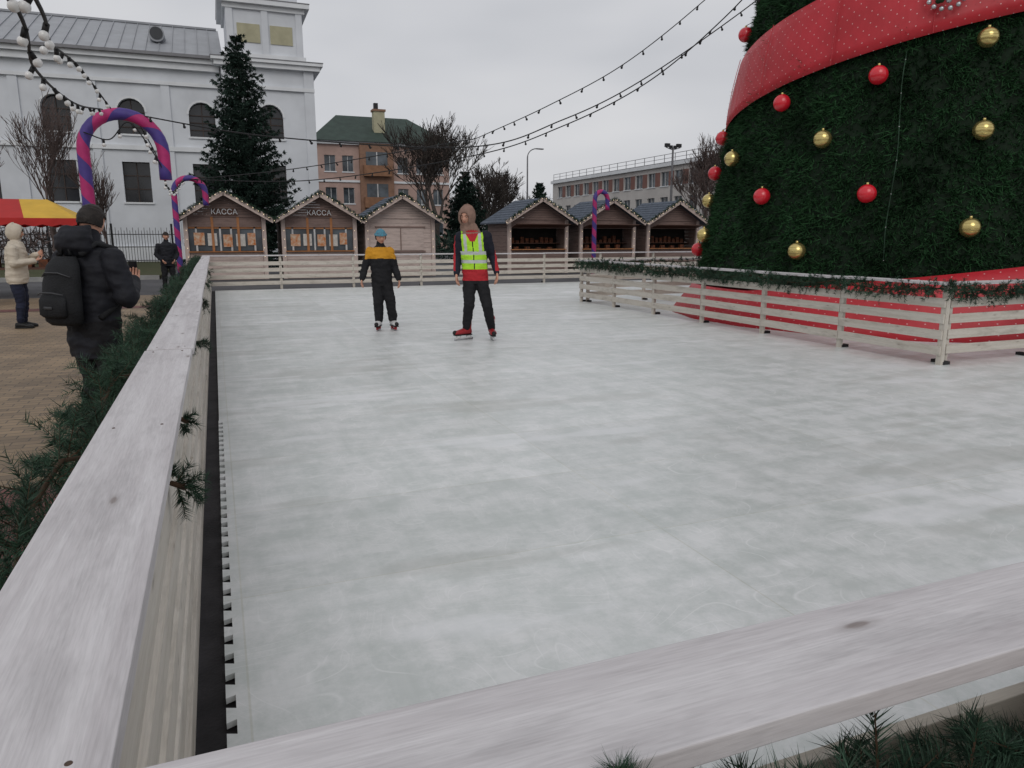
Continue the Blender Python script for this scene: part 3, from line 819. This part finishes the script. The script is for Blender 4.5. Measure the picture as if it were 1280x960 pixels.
# ------------------------------------------------------------------ trees
def bare_tree(name,x,y,H,spread=.5,seed=1,mat='bark',depth=6,trunk=.16,first=.25,rmin=.012,wide=1.0):
    R=random.Random(seed);b=B()
    def grow(p,d,l,r,k):
        n=3;pts=[p];q=p.copy();dd=d.copy()
        for i in range(n):
            dd=(dd+Vector((R.uniform(-1,1),R.uniform(-1,1),R.uniform(-.2,.8)))*.13).normalized();q=q+dd*l/n;pts.append(q.copy())
        b.tube(pts,[r,max(rmin*.8,r*.88),max(rmin*.7,r*.76),max(rmin*.5,r*.62)],mat,7 if k<2 else (4 if k<4 else 3),False)
        if k>=depth: return
        nb=R.choice((3,3,4)) if k<3 else R.choice((2,3,3,4))
        for j in range(nb):
            a=R.uniform(0,2*math.pi);s=R.uniform(.35,.95)*spread*1.5
            s_=Vector((math.cos(a),math.sin(a),0));nd=(dd+s_*s+Vector((0,0,.16))).normalized()
            st=pts[-1] if j==0 else pts[R.choice((1,2,3))]
            grow(st,nd,l*R.uniform(.64,.86),max(r*.58*R.uniform(.75,1),rmin),k+1)
    grow(Vector((0,0,-.1)),Vector((0,0,1)),H*first,trunk,0)
    zs=[v.z for v in b.v];k=H/max(zs)
    for v in b.v: v.z*=k;v.x*=k*wide;v.y*=k*wide
    return b.obj(name,None,True,loc=(x,y,0))
bare_tree('bare_tree',-6.4,38,7.6,.36,3,'bark_red',6,.08,.20,.008)
bare_tree('bare_tree',-4.2,37,5.4,.36,4,'bark_red',6,.06,.22,.008)
bare_tree('bare_tree',-8.9,36,6.6,.36,9,'bark_red',6,.07,.20,.008)
bare_tree('bare_tree',14.7,52,10.4,.48,6,'bark',7,.18,.20,.011,1.2)
bare_tree('bare_tree',30.2,80,10.2,.55,8,'bark',7,.22,.20,.017,1.2)
bare_tree('bare_tree',34.8,47,9.0,.42,12,'bark_red',7,.14,.20,.011)
bare_tree('bare_tree',25,70,8.0,.5,15,'bark',6,.2,.22,.02,1.2)
def conifer(name,x,y,H,R0,seed,layers,dens,nl,w,mat='spruce_needle',pw=.85,z0=.6):
    r_=np.random.default_rng(seed);e=empty(name,(x,y,-.05));b=B();b.tube([(0,0,0),(0,0,H*.5),(0,0,H)],[H*.018,H*.011,.01],'bark',8);b.obj('trunk',e)
    P=[];D=[];Ls=[]
    for i in range(layers):
        t=i/layers;z=z0+(H-z0)*t;Rl=R0*((1-t)**pw)+.12;nb=int(8+11*(1-t))
        for k in range(nb):
            a=2*math.pi*(k+r_.uniform(-.35,.35))/nb+i*1.3;l=Rl*r_.uniform(.58,1.12);zj=r_.uniform(-.12,.12)
            dz=-.12-.25*(1-t)+r_.uniform(-.08,.08)+ (0.35*t)
            n=max(3,int(l*dens))
            for j in range(n):
                s=(j+r_.uniform(0,1))/n;p=np.array([math.cos(a)*l*s,math.sin(a)*l*s,z+zj+dz*l*s+.16*l*s*s*2])
                for sd in (-1,1,0):
                    aa=a+sd*r_.uniform(.5,1.0);P.append(p);D.append([math.cos(aa),math.sin(aa),r_.uniform(-.55,.05)]);Ls.append((.16+.3*(1-s))*min(1,Rl)*r_.uniform(.7,1.2))
    P=np.array(P);D=unit(np.array(D));Ls=np.array(Ls)
    tri,core=sprigs(P,D,Ls,9,nl,w);tri_obj('needles',tri,mat,e);tri_obj('branchlets',core,'twig',e)
conifer('blue_spruce',1.6,38,10.5,2.75,5,34,7,.15,.05,pw=.78)
conifer('spruce_tree',19.6,60,6.8,2.6,8,18,4,.22,.09)
conifer('thuja_tree',26.3,60,6.0,1.0,9,22,7,.2,.08,pw=.6)
def crown_mass(name,x0,x1,y,H,seed,N,s=.5,mat='dark_tree'):
    r_=np.random.default_rng(seed);xs=r_.uniform(x0,x1,N);zz=r_.uniform(0,1,N)**.8
    top=np.array([H*(.65+.35*noise.noise(Vector((q*.13,seed,0)))+.2*noise.noise(Vector((q*.6,seed,3)))) for q in xs])
    P=np.stack([xs,y+r_.uniform(-3,3,N),zz*top],1);d=unit(r_.normal(size=(N,3))+np.array([0,0,.8]))
    tri_obj(name,blades(P,d,r_.uniform(.5,1.6,N)*s*2,np.full(N,.12*s*2)),mat)
crown_mass('distant_trees',8,75,112,10,3,9000,.9)
crown_mass('shrubs',-22,-7,46,2.4,5,3500,.3,'bark_red')
crown_mass('hedge',8,32,42,2.2,7,4000,.3,'spruce_needle')
# ------------------------------------------------------------------ street furniture
def lamp(x,y,H,arm,name='street_lamp'):
    b=B();P=[(0,0,-.05),(0,0,H*.5),(0,0,H-.8)]
    for i in range(1,7):
        a=math.pi/2*i/6;P.append((arm*(1-math.cos(a)),0,H-.8+.8*math.sin(a)))
    b.tube(P,[.09,.075,.06]+[.045]*6,'metal_grey',8);b.box(arm-.05,arm+.65,-.12,.12,H-.05,H+.04,'metal_grey');b.obj(name,None,True,loc=(x,y,0),rz=.2)
lamp(26.0,62,9.0,1.0)
b=B();b.tube([(0,0,-.05),(0,0,8.6)],[.13,.08],'metal_grey',8)
for s in (-1,1):
    b.beam((0,0,8.4),(s*.7,0,8.6),.06,.06,'metal_grey');b.box(s*.55-.2,s*.55+.2,-.12,.12,8.62,8.9,'metal_black');b.box(s*.2-.12,s*.2+.12,-.1,.1,8.5,8.75,'metal_black')
b.obj('floodlight_mast',None,loc=(35.6,54,0))
b=B()
for i in range(150):
    x=-22+i*.135;b.beam((x,44,-.05),(x,44,1.75 if i%2 else 1.9),.022,.022,'metal_black',up=(0,1,0))
for z in (.2,1.55,.9): b.beam((-22,44,z),(-1.8,44,z),.04,.04,'metal_black')
for i in range(8): b.beam((-22+i*2.85,44,-.05),(-22+i*2.85,44,2.1),.1,.1,'metal_black',up=(0,1,0))
b.obj('iron_fence')
e=empty('market_tent',(-4.9,22.4,-.05))
b=B()
for x in (-1.75,1.75):
    for y in (-1.3,1.3): b.tube([(x,y,0),(x,y,1.95)],.03,'metal_grey',8)
b.obj('poles',e)
b=B();n=10
for i in range(n):
    xa=-1.85+3.7*i/n;xb=xa+3.7/n;mt='tent_red' if i<7 else 'tent_yellow'
    for s in (-1,1):
        b.poly([(xa,s*1.4,1.93),(xb,s*1.4,1.93),(xb*.55,0,2.42),(xa*.55,0,2.42)],mt)
        b.poly([(xa,s*1.4,1.93),(xb,s*1.4,1.93),(xb,s*1.42,1.78),((xa+xb)/2,s*1.42,1.73),(xa,s*1.42,1.78)],'tent_red')
for s in (-1,1):
    b.poly([(s*1.85,-1.4,1.93),(s*1.85,1.4,1.93),(s*1.02,0,2.42)],'tent_red' if s<0 else 'tent_yellow')
    b.poly([(s*1.86,-1.4,1.93),(s*1.86,1.4,1.93),(s*1.87,1.4,1.76),(s*1.87,-1.4,1.76)],'tent_red')
b.obj('canopy',e)
b=B();b.box(-1.7,1.7,-1.1,-.5,.7,.75,'brown_wood')
for x in (-1.6,1.6): b.box(x-.04,x+.04,-1.05,-.55,0,.7,'brown_wood')
for i in range(9): b.box(-1.6+i*.35,-1.4+i*.35,-1.0,-.65,.75,.8+rnd.uniform(.1,.3),'goods')
b.obj('stall_table',e)
# ------------------------------------------------------------------ people
def body_obj(parent,src,voxel=.009,fold=.006,colorfn=None,name='body',fscale=(9,9,17)):
    me=bpy.data.meshes.new('src');me.from_pydata([tuple(v) for v in src.v],[],src.f);o=bpy.data.objects.new('src',me);sc.collection.objects.link(o)
    r=o.modifiers.new('r','REMESH');r.mode='VOXEL';r.voxel_size=voxel
    s=o.modifiers.new('s','SMOOTH');s.factor=.5;s.iterations=4
    dg=bpy.context.evaluated_depsgraph_get();ev=o.evaluated_get(dg);m2=bpy.data.meshes.new_from_object(ev)
    vm=[0]*len(src.v)
    for f,mi in zip(src.f,src.m):
        for i in f: vm[i]=mi
    kd=kdtree.KDTree(len(src.v))
    for i,v in enumerate(src.v): kd.insert(v,i)
    kd.balance()
    names=list(src.names);idx=[]
    for pl in m2.polygons:
        c=pl.center;_,i,_=kd.find(c);nm=names[vm[i]]
        if colorfn: nm=colorfn(nm,c)
        if nm not in names: names.append(nm)
        idx.append(names.index(nm))
    real=[n.split(':')[0] for n in names]
    m2.materials.clear()
    for n in real: m2.materials.append(MATS[n])
    m2.polygons.foreach_set('material_index',idx);m2.polygons.foreach_set('use_smooth',[True]*len(idx))
    if fold:
        nv=[v.normal.copy() for v in m2.vertices]
        for v,nn in zip(m2.vertices,nv):
            q=Vector((v.co.x*fscale[0],v.co.y*fscale[1],v.co.z*fscale[2]))
            v.co+=nn*fold*(noise.noise(q)+.5*noise.noise(q*2.3))
    m2.update();m2.name=name
    n=bpy.data.objects.new(name,m2);sc.collection.objects.link(n);n.parent=parent
    bpy.data.objects.remove(o);return n
def gs(x,s): return math.exp(-(x/s)**2)
def head(parent,c,yaw=0,pitch=0,roll=0,k=1.0,hair=None,hat=None,hood=None,hoodopen=.50):
    T=Matrix.Translation(c)@Matrix.Rotation(yaw,4,'Z')@Matrix.Rotation(pitch,4,'X')@Matrix.Rotation(roll,4,'Y')@Matrix.Scale(k,4)
    def shape(d,off=0):
        x,y,z=d.x*.076,d.y*.095,d.z*.117
        if d.z<0:
            j=(-d.z)**1.6;x*=1-.30*j;y*=1-.18*j
            if d.y>0: y*=1-.25*j
        if d.y<0:
            y-=.024*gs(x,.012)*gs(z+.014,.020)
            y-=.010*gs(x,.016)*gs(z+.026,.012)
            y+=.009*(gs(abs(x)-.030,.015))*gs(z-.010,.012)
            y-=.004*gs(abs(x)-.03,.03)*gs(z-.032,.010)
            y-=.006*gs(x,.022)*gs(z+.056,.008)
            y-=.008*gs(x,.022)*gs(z+.092,.016)
        p=Vector((x,y,z))
        return p+d*off
    def surf(b,mat,off,cond,n=56,m=44):
        vs=[];fs=[]
        for i in range(m+1):
            th=math.pi*i/m
            for q in range(n):
                ph=2*math.pi*q/n;vs.append(shape(Vector((math.sin(th)*math.cos(ph),math.sin(th)*math.sin(ph),math.cos(th))),off))
        for i in range(m):
            for q in range(n):
                q2=(q+1)%n;f=(i*n+q,(i+1)*n+q,(i+1)*n+q2,i*n+q2)
                cc=sum((vs[j] for j in f),Vector())/4
                if cond(cc): fs.append(f)
        b.mesh_part(vs,fs,mat)
    b=B(T);surf(b,'skin',0,lambda c:True)
    for s in (-1,1):
        b.ball((s*.030,-.0755,.010),.0115,'eye_white',12,8);b.ball((s*.030,-.0828,.007),.0062,'iris',10,6)
        b.ball((s*.030,-.0752,.0135),.0128,'skin',12,8,(1,1,.75))
        b.ball((s*.076,.005,-.004),.03,'skin',12,8,(.35,.6,1))
        b.tube([(s*.014,-.096,.030),(s*.032,-.094,.036),(s*.048,-.082,.031)],[.003,.0042,.002],'hair_dark',6)
    b.tube([(-.024,-.087,-.057),(0,-.097,-.054),(.024,-.087,-.057)],[.002,.005,.002],'lip',8)
    b.obj('head',parent,True)
    if hair:
        b=B(T);surf(b,hair,.014,lambda c:(c.z>.045 and c.y<-.01) or (c.y>-.012 and c.z>-.045));o=b.obj('hair',parent,True)
        s=o.modifiers.new('s','SOLIDIFY');s.thickness=.012;s.offset=-1
        tx=bpy.data.textures.get('hairtex') or bpy.data.textures.new('hairtex','CLOUDS');tx.noise_scale=.02
        dm=o.modifiers.new('d','DISPLACE');dm.texture=tx;dm.strength=.012;dm.mid_level=.5
    if hat:
        b=B(T);surf(b,hat,.020,lambda c:c.z>.034+.25*(-c.y if c.y<0 else -c.y*1.1)*.3 );o=b.obj('beanie',parent,True)
        s=o.modifiers.new('s','SOLIDIFY');s.thickness=.012;s.offset=-1
        b=B(T);P=[]
        for q in range(33):
            a=2*math.pi*q/32;yy=math.sin(a)*.110;P.append((math.cos(a)*.091,yy,.040-.085*(yy)))
        b.tube(P,.016,hat,10,False);b.obj('beanie_cuff',parent,True)
    if hood:
        b=B(T);vs=[];fs=[];n=40;m=30
        for i in range(m+1):
            th=math.pi*i/m
            for q in range(n):
                ph=2*math.pi*q/n;d=Vector((math.sin(th)*math.cos(ph),math.sin(th)*math.sin(ph),math.cos(th)))
                wob=1+.04*noise.noise(d*3)
                vs.append(Vector((d.x*.116*wob,.020+d.y*.138*wob,-.012+d.z*.150*wob+(.02 if d.y>.3 and d.z>0 else 0))))
        for i in range(m):
            for q in range(n):
                q2=(q+1)%n;f=(i*n+q,(i+1)*n+q,(i+1)*n+q2,i*n+q2)
                cc=sum((vs[j] for j in f),Vector())/4
                if not(cc.y<-.028 and (cc.x/.072)**2+((cc.z+.022)/.098)**2<1.0): fs.append(f)
        b.mesh_part(vs,fs,hood);o=b.obj('hood',parent,True)
        s=o.modifiers.new('s','SOLIDIFY');s.thickness=.018;s.offset=-1
    return T
def hand(parent,w_,d,palm_n,side,k=1.0,mat='skin',curl=.5,name='hand'):
    w_=Vector(w_);d=Vector(d).normalized();pn=Vector(palm_n);pn=(pn-d*pn.dot(d)).normalized();s=d.cross(pn)*side
    b=B()
    b.loft([(w_-d*.02*k,s*.024*k,pn*.018*k),(w_+d*.02*k,s*.032*k,pn*.017*k),(w_+d*.06*k,s*.040*k,pn*.015*k),(w_+d*.088*k,s*.040*k,pn*.012*k),(w_+d*.096*k,s*.034*k,pn*.008*k)],mat,16)
    for i,(o,l) in enumerate(((.031,.066),(.011,.075),(-.010,.070),(-.030,.055))):
        p=w_+d*.082*k+s*o*k;dd=d.copy();P=[p];R=[.0092*k]
        for j,fr in enumerate((.45,.3,.25)):
            c=curl*(.5+.35*j)+i*.05;dd=(dd*math.cos(c)+pn*math.sin(c)).normalized();p=p+dd*l*fr*k;P.append(p);R.append((.0088-.0008*j)*k)
        b.chain(P,R,mat,8)
    p=w_+d*.025*k+s*.026*k;P=[p];dd=(d*.7+s*.7+pn*.25).normalized()
    for l in (.035,.03,.025):
        p=p+dd*l*k;P.append(p);dd=(dd+d*.35-s*.12+pn*.2).normalized()
    b.chain(P,[.013*k,.011*k,.0095*k,.008*k],mat,8)
    return b.obj(name,parent,True)
def shoe(parent,a,yaw,z0,Ln,mat,skate=None,name='shoe',toe_up=0):
    T=Matrix.Translation((a[0],a[1],z0))@Matrix.Rotation(yaw,4,'Z')@Matrix.Rotation(toe_up,4,'X')
    b=B(T);h=.07
    def sec(y,hw,hh,zc=None): return ((0,y,(hh if zc is None else zc)),(hw,0,0),(0,0,hh))
    s=Ln/.28
    b.loft([sec(.085*s,.02,.025,.035),sec(.075*s,.034,.045),sec(.03*s,.041,.052),sec(-.04*s,.043,.046),sec(-.10*s,.049,.036),sec(-.155*s,.046,.029),sec(-.185*s,.034,.022),sec(-.197*s,.014,.012,.02)],mat,18)
    if skate:
        b.chain([(0,.03,.06),(0,.035,.15),(0,.03,.225)],[.048,.050,.056],mat,16)
        b.tube([(0,-.03,.10),(0,.0,.13),(0,-.005,.18),(0,-.008,.22)],[.03,.035,.04,.042],skate,12)
        b.box(-.03,.03,-.19*s,.085*s,-.012,.004,'shoe_black')
        for y in (-.12*s,.04*s): b.loft([((0,y,-.055),(.012,0,0),(0,.03,0)),((0,y,-.008),(.026,0,0),(0,.045,0))],skate,12)
        b.box(-.010,.010,-.17*s,.09*s,-.058,-.040,skate);b.box(-.0025,.0025,-.19*s,.11*s,-.078,-.052,'steel')
        b.ball((0,-.18*s,.03),.034,'shoe_black',10,8)
    else: b.box(-.042,.042,-.19*s,.08*s,-.002,.018,'shoe_black')
    return b.obj(name,parent,True)
def bearing(x,y): return -math.atan2(x,y)
# --- skating man in hi-vis vest
px,py=3.40,9.9
P1=empty('skating_man',(px,py,0),bearing(px,py))
b=B()
X=lambda c,rx,ry:(c,(rx,0,0),(0,ry,0))
b.loft([X((-.03,.01,.80),.15,.11),X((-.03,.01,.88),.180,.13),X((-.035,0,.98),.18,.13),X((-.04,-.01,1.12),.180,.127),X((-.05,-.02,1.28),.195,.135),X((-.06,-.03,1.40),.20,.13),X((-.07,-.035,1.47),.165,.105),X((-.085,-.04,1.53),.085,.075)],'hi_vis:torso',28)
b.loft([X((-.09,-.01,1.48),.135,.105),X((-.10,-.015,1.54),.135,.115),X((-.115,-.03,1.60),.115,.105),X((-.13,-.05,1.65),.09,.085)],'tan_hood:neck',24)
b.chain([(-.235,-.01,1.445),(-.275,.03,1.18)],[.078,.060],'navy_cloth:arm');b.chain([(-.275,.03,1.18),(-.29,-.05,.95)],[.060,.046],'navy_cloth:arm')
b.chain([(.125,-.02,1.45),(.205,.03,1.19)],[.078,.060],'navy_cloth:arm');b.chain([(.205,.03,1.19),(.265,-.06,.97)],[.060,.046],'navy_cloth:arm')
b.chain([(-.11,.01,.86),(-.125,-.10,.50),(-.165,.04,.19)],[.102,.076,.060],'trousers_black:leg');b.chain([(.05,.01,.86),(.13,-.11,.50),(.19,.02,.19)],[.102,.076,.060],'trousers_black:leg')
def cf(nm,c):
    xc=c.x+.03+.075*(c.z-.9)
    if nm.startswith('trousers') and c.z>.845: nm='hi_vis:torso'
    if nm.startswith('hi_vis') or (nm.startswith('navy') and c.z>.98):
        if c.z<.845: return 'trousers_black:leg'
        if abs(xc)<(.176 if c.z<1.25 else .150):
            if c.z<1.0: return 'red_cloth:hem'
            if c.z>1.38 and abs(xc)<.03+(c.z-1.38)*.55 and c.y<0: return 'red_cloth:collar'
            if 1.085<c.z<1.13 or 1.20<c.z<1.245: return 'reflective:s'
            if c.z>1.245 and .080<abs(xc)<.122: return 'reflective:s'
            if abs(xc)<.007 and c.y<-.02: return 'trousers_black:z'
            return 'hi_vis:torso'
        if abs(xc)<.195 and c.z<1.0: return 'red_cloth:hem'
        if (c.x<-.305 or c.x>.245): return 'red_cloth:stripe'
        return 'navy_cloth:arm'
    return nm
body_obj(P1,b,.0075,.010,cf)
head(P1,(-.145,-.085,1.72),-.35,.30,.06,1.02,hood='tan_hood')
hand(P1,(-.292,-.062,.925),(-.02,-.25,-1),(1,0,0),-1,1.05,curl=.55)
hand(P1,(.272,-.072,.945),(.05,-.25,-1),(-1,0,0),1,1.05,curl=.55)
shoe(P1,(-.17,.04),-1.05,.08,.28,'skate_red','skate_white','skate')
shoe(P1,(.195,.03),.15,.08,.28,'skate_red','skate_white','skate')
# --- boy
px,py=2.42,11.45
P2=empty('skating_boy',(px,py,0),bearing(px,py));b=B()
b.loft([X((-.05,.01,.70),.12,.10),X((-.05,.01,.78),.165,.125),X((-.05,0,.92),.16,.125),X((-.055,-.005,1.06),.165,.125),X((-.06,-.01,1.18),.17,.12),X((-.06,-.012,1.26),.135,.095),X((-.06,-.015,1.31),.075,.07)],'black_cloth:torso',28)
b.chain([(-.06,-.015,1.28),(-.05,-.03,1.38)],[.068,.052],'black_cloth:neck')
b.chain([(-.205,0,1.225),(-.29,.02,1.01)],[.074,.060],'black_cloth:arm');b.chain([(-.29,.02,1.01),(-.345,-.05,.82)],[.060,.048],'black_cloth:arm')
b.chain([(.085,0,1.225),(.15,.02,1.0)],[.074,.060],'black_cloth:arm');b.chain([(.15,.02,1.0),(.205,-.06,.81)],[.060,.048],'black_cloth:arm')
b.chain([(-.115,.01,.76),(-.115,-.045,.46),(-.115,.03,.19)],[.095,.080,.070],'trousers_black:leg');b.chain([(.015,.01,.76),(.07,-.05,.46),(.10,.03,.19)],[.095,.080,.070],'trousers_black:leg')
def cf2(nm,c):
    if nm.startswith('black_cloth') and c.z>1.12-.05*abs(c.x+.06) and c.z<1.29 and abs(c.x+.06)<.235: return 'mustard:y'
    if nm.startswith('black_cloth:torso') and c.z<.74: return 'trousers_black:leg'
    return nm
body_obj(P2,b,.0075,.012,cf2)
head(P2,(-.045,-.045,1.44),.25,.22,-.04,.92,hair='hair_dark',hat='beanie_teal')
hand(P2,(-.350,-.062,.80),(-.15,-.25,-1),(1,0,0),-1,.85,curl=.55)
hand(P2,(.210,-.072,.79),(.15,-.25,-1),(-1,0,0),1,.85,curl=.55)
shoe(P2,(-.115,.04),-.25,.08,.25,'skate_white','skate_red','skate')
shoe(P2,(.10,.04),.35,.08,.25,'skate_white','skate_red','skate')
# --- man with backpack (seen from behind)
px,py=-.86,6.25
P3=empty('man_with_backpack',(px,py,-.05),math.radians(180-40));b=B()
b.loft([X((0,.02,.62),.19,.15),X((0,.02,.74),.205,.165),X((0,.015,.95),.20,.16),X((0,0,1.15),.22,.165),X((0,-.005,1.30),.225,.155),X((0,-.01,1.39),.18,.12),X((0,-.02,1.46),.10,.09)],'black_puffer:torso',28)
b.chain([(0,-.01,1.42),(0,-.03,1.52)],[.085,.07],'black_puffer:neck')
b.loft([X((0,.09,1.36),.10,.06),X((0,.12,1.42),.15,.095),X((0,.115,1.50),.145,.10),X((0,.08,1.575),.105,.075)],'black_puffer:hood',20)
for s in (-1,1):
    b.chain([(s*.225,0,1.33),(s*.31,-.0,1.06)],[.092,.078],'black_puffer:arm');b.chain([(s*.31,-.0,1.06),(s*.12,-.27,1.16)],[.078,.055],'black_puffer:arm')
b.chain([(-.095,.02,.78),(-.10,-.01,.45),(-.11,.03,.13)],[.115,.085,.07],'trousers_black:leg');b.chain([(.095,.02,.78),(.10,-.02,.45),(.12,.03,.13)],[.115,.085,.07],'trousers_black:leg')
body_obj(P3,b,.009,.014,None,fscale=(7,7,14))
head(P3,(0,-.055,1.605),.15,.35,0,1.0,hair='hair_dark')
hand(P3,(.10,-.29,1.17),(-.5,-.6,.25),(0,-.2,1),1,1,curl=.7);hand(P3,(-.10,-.29,1.17),(.5,-.6,.25),(0,-.2,1),-1,1,curl=.7)
b=B();b.box(-.04,.04,-.40,-.39,1.15,1.31,'phone');b.obj('phone',P3,bevel=.003)
shoe(P3,(-.11,.03),-.2,0,.29,'shoe_black');shoe(P3,(.12,.03),.2,0,.29,'shoe_black')
b=B()
b.loft([((0,.25,.88),(.12,0,0),(0,.065,0)),((0,.26,.91),(.15,0,0),(0,.085,0)),((0,.265,1.02),(.155,0,0),(0,.095,0)),((0,.25,1.18),(.15,0,0),(0,.088,0)),((0,.225,1.30),(.13,0,0),(0,.075,0)),((0,.20,1.36),(.09,0,0),(0,.05,0))],'pack_black',28)
b.loft([((0,.335,.94),(.10,0,0),(0,.03,0)),((0,.345,.96),(.12,0,0),(0,.035,0)),((0,.34,1.06),(.12,0,0),(0,.035,0)),((0,.325,1.10),(.10,0,0),(0,.03,0))],'pack_black',20)
b.tube([(-.115,.35,1.10),(-.05,.38,1.115),(.05,.38,1.115),(.115,.35,1.10)],.005,'pack_grey',6)
b.tube([(-.13,.29,1.22),(-.06,.325,1.25),(.06,.325,1.25),(.13,.29,1.22)],.005,'pack_grey',6)
b.box(-.035,.035,.378,.384,1.0,1.02,'pack_grey')
b.tube([(-.04,.19,1.37),(-.03,.19,1.42),(.03,.19,1.42),(.04,.19,1.37)],.009,'pack_black',8)
for s in (-1,1):
    b.tube([(s*.10,.16,1.37),(s*.13,.05,1.45),(s*.15,-.10,1.41),(s*.16,-.165,1.25),(s*.19,-.12,1.05),(s*.18,.12,.92)],.022,'pack_black',8)
b.obj('backpack',P3,True)
# --- woman in cream coat with phone
px,py=-3.05,14.5
P4=empty('woman_in_cream_coat',(px,py,-.05),bearing(px,py)+math.radians(75));b=B()
b.loft([X((0,.02,.74),.19,.15),X((0,.02,.82),.205,.17),X((0,.01,1.0),.19,.155),X((0,0,1.2),.205,.16),X((0,-.01,1.33),.19,.14),X((0,-.015,1.41),.12,.10)],'cream_cloth:torso',26)
b.chain([(0,-.01,1.38),(0,-.03,1.48)],[.08,.065],'cream_cloth:neck')
for s in (-1,1):
    b.chain([(s*.2,0,1.30),(s*.26,-.02,1.06)],[.085,.07],'cream_cloth:arm');b.chain([(s*.26,-.02,1.06),(s*.10,-.27,1.20 if s>0 else 1.1)],[.07,.05],'cream_cloth:arm')
    b.chain([(s*.09,.02,.78),(s*.095,-.01,.45),(s*.10,.03,.12)],[.11,.075,.055],'jeans:leg')
body_obj(P4,b,.011,.014,lambda nm,c:'cream_cloth:torso' if c.z>.735 else ('jeans:leg' if c.z<.73 else nm),fscale=(5,5,16))
head(P4,(0,-.045,1.57),0,.25,0,.97,hair='hair_dark',hood='cream_cloth')
hand(P4,(.09,-.29,1.21),(-.2,-.8,.4),(-1,0,.3),1,.95,curl=.8);hand(P4,(-.09,-.29,1.11),(.3,-.8,.3),(0,-.2,1),-1,.95,curl=.7)
b=B();b.box(.00,.075,-.40,-.39,1.22,1.37,'phone');b.obj('phone',P4,bevel=.003)
shoe(P4,(-.10,.03),-.15,0,.28,'shoe_black');shoe(P4,(.10,.03),.15,0,.28,'shoe_black')
# --- person in dark jacket
px,py=-1.25,23.1
P5=empty('person_in_dark_jacket',(px,py,-.05),bearing(px,py)+.2);b=B()
b.loft([X((0,.02,.68),.17,.13),X((0,.02,.76),.19,.15),X((0,.01,.95),.18,.15),X((0,0,1.15),.20,.15),X((0,-.01,1.27),.18,.13),X((0,-.015,1.34),.10,.09)],'black_puffer:torso',24)
b.chain([(0,-.01,1.32),(0,-.03,1.42)],[.075,.06],'black_puffer:neck')
for s in (-1,1):
    b.chain([(s*.2,0,1.24),(s*.27,.03,1.0)],[.08,.066],'black_puffer:arm');b.chain([(s*.27,.03,1.0),(s*.17,-.12,.86)],[.066,.05],'black_puffer:arm')
    b.chain([(s*.09,.02,.72),(s*.11,-.01,.42),(s*.12,.03,.11)],[.1,.075,.06],'trousers_black:leg')
body_obj(P5,b,.012,.014,None)
head(P5,(0,-.04,1.5),0,.1,0,.97,hair='hair_dark')
hand(P5,(.16,-.14,.85),(-.3,-.5,-.6),(-1,0,0),1,.95,curl=.6);hand(P5,(-.16,-.14,.85),(.3,-.5,-.6),(1,0,0),-1,.95,curl=.6)
shoe(P5,(-.12,.03),-.15,0,.27,'shoe_black');shoe(P5,(.12,.03),.15,0,.27,'shoe_black')
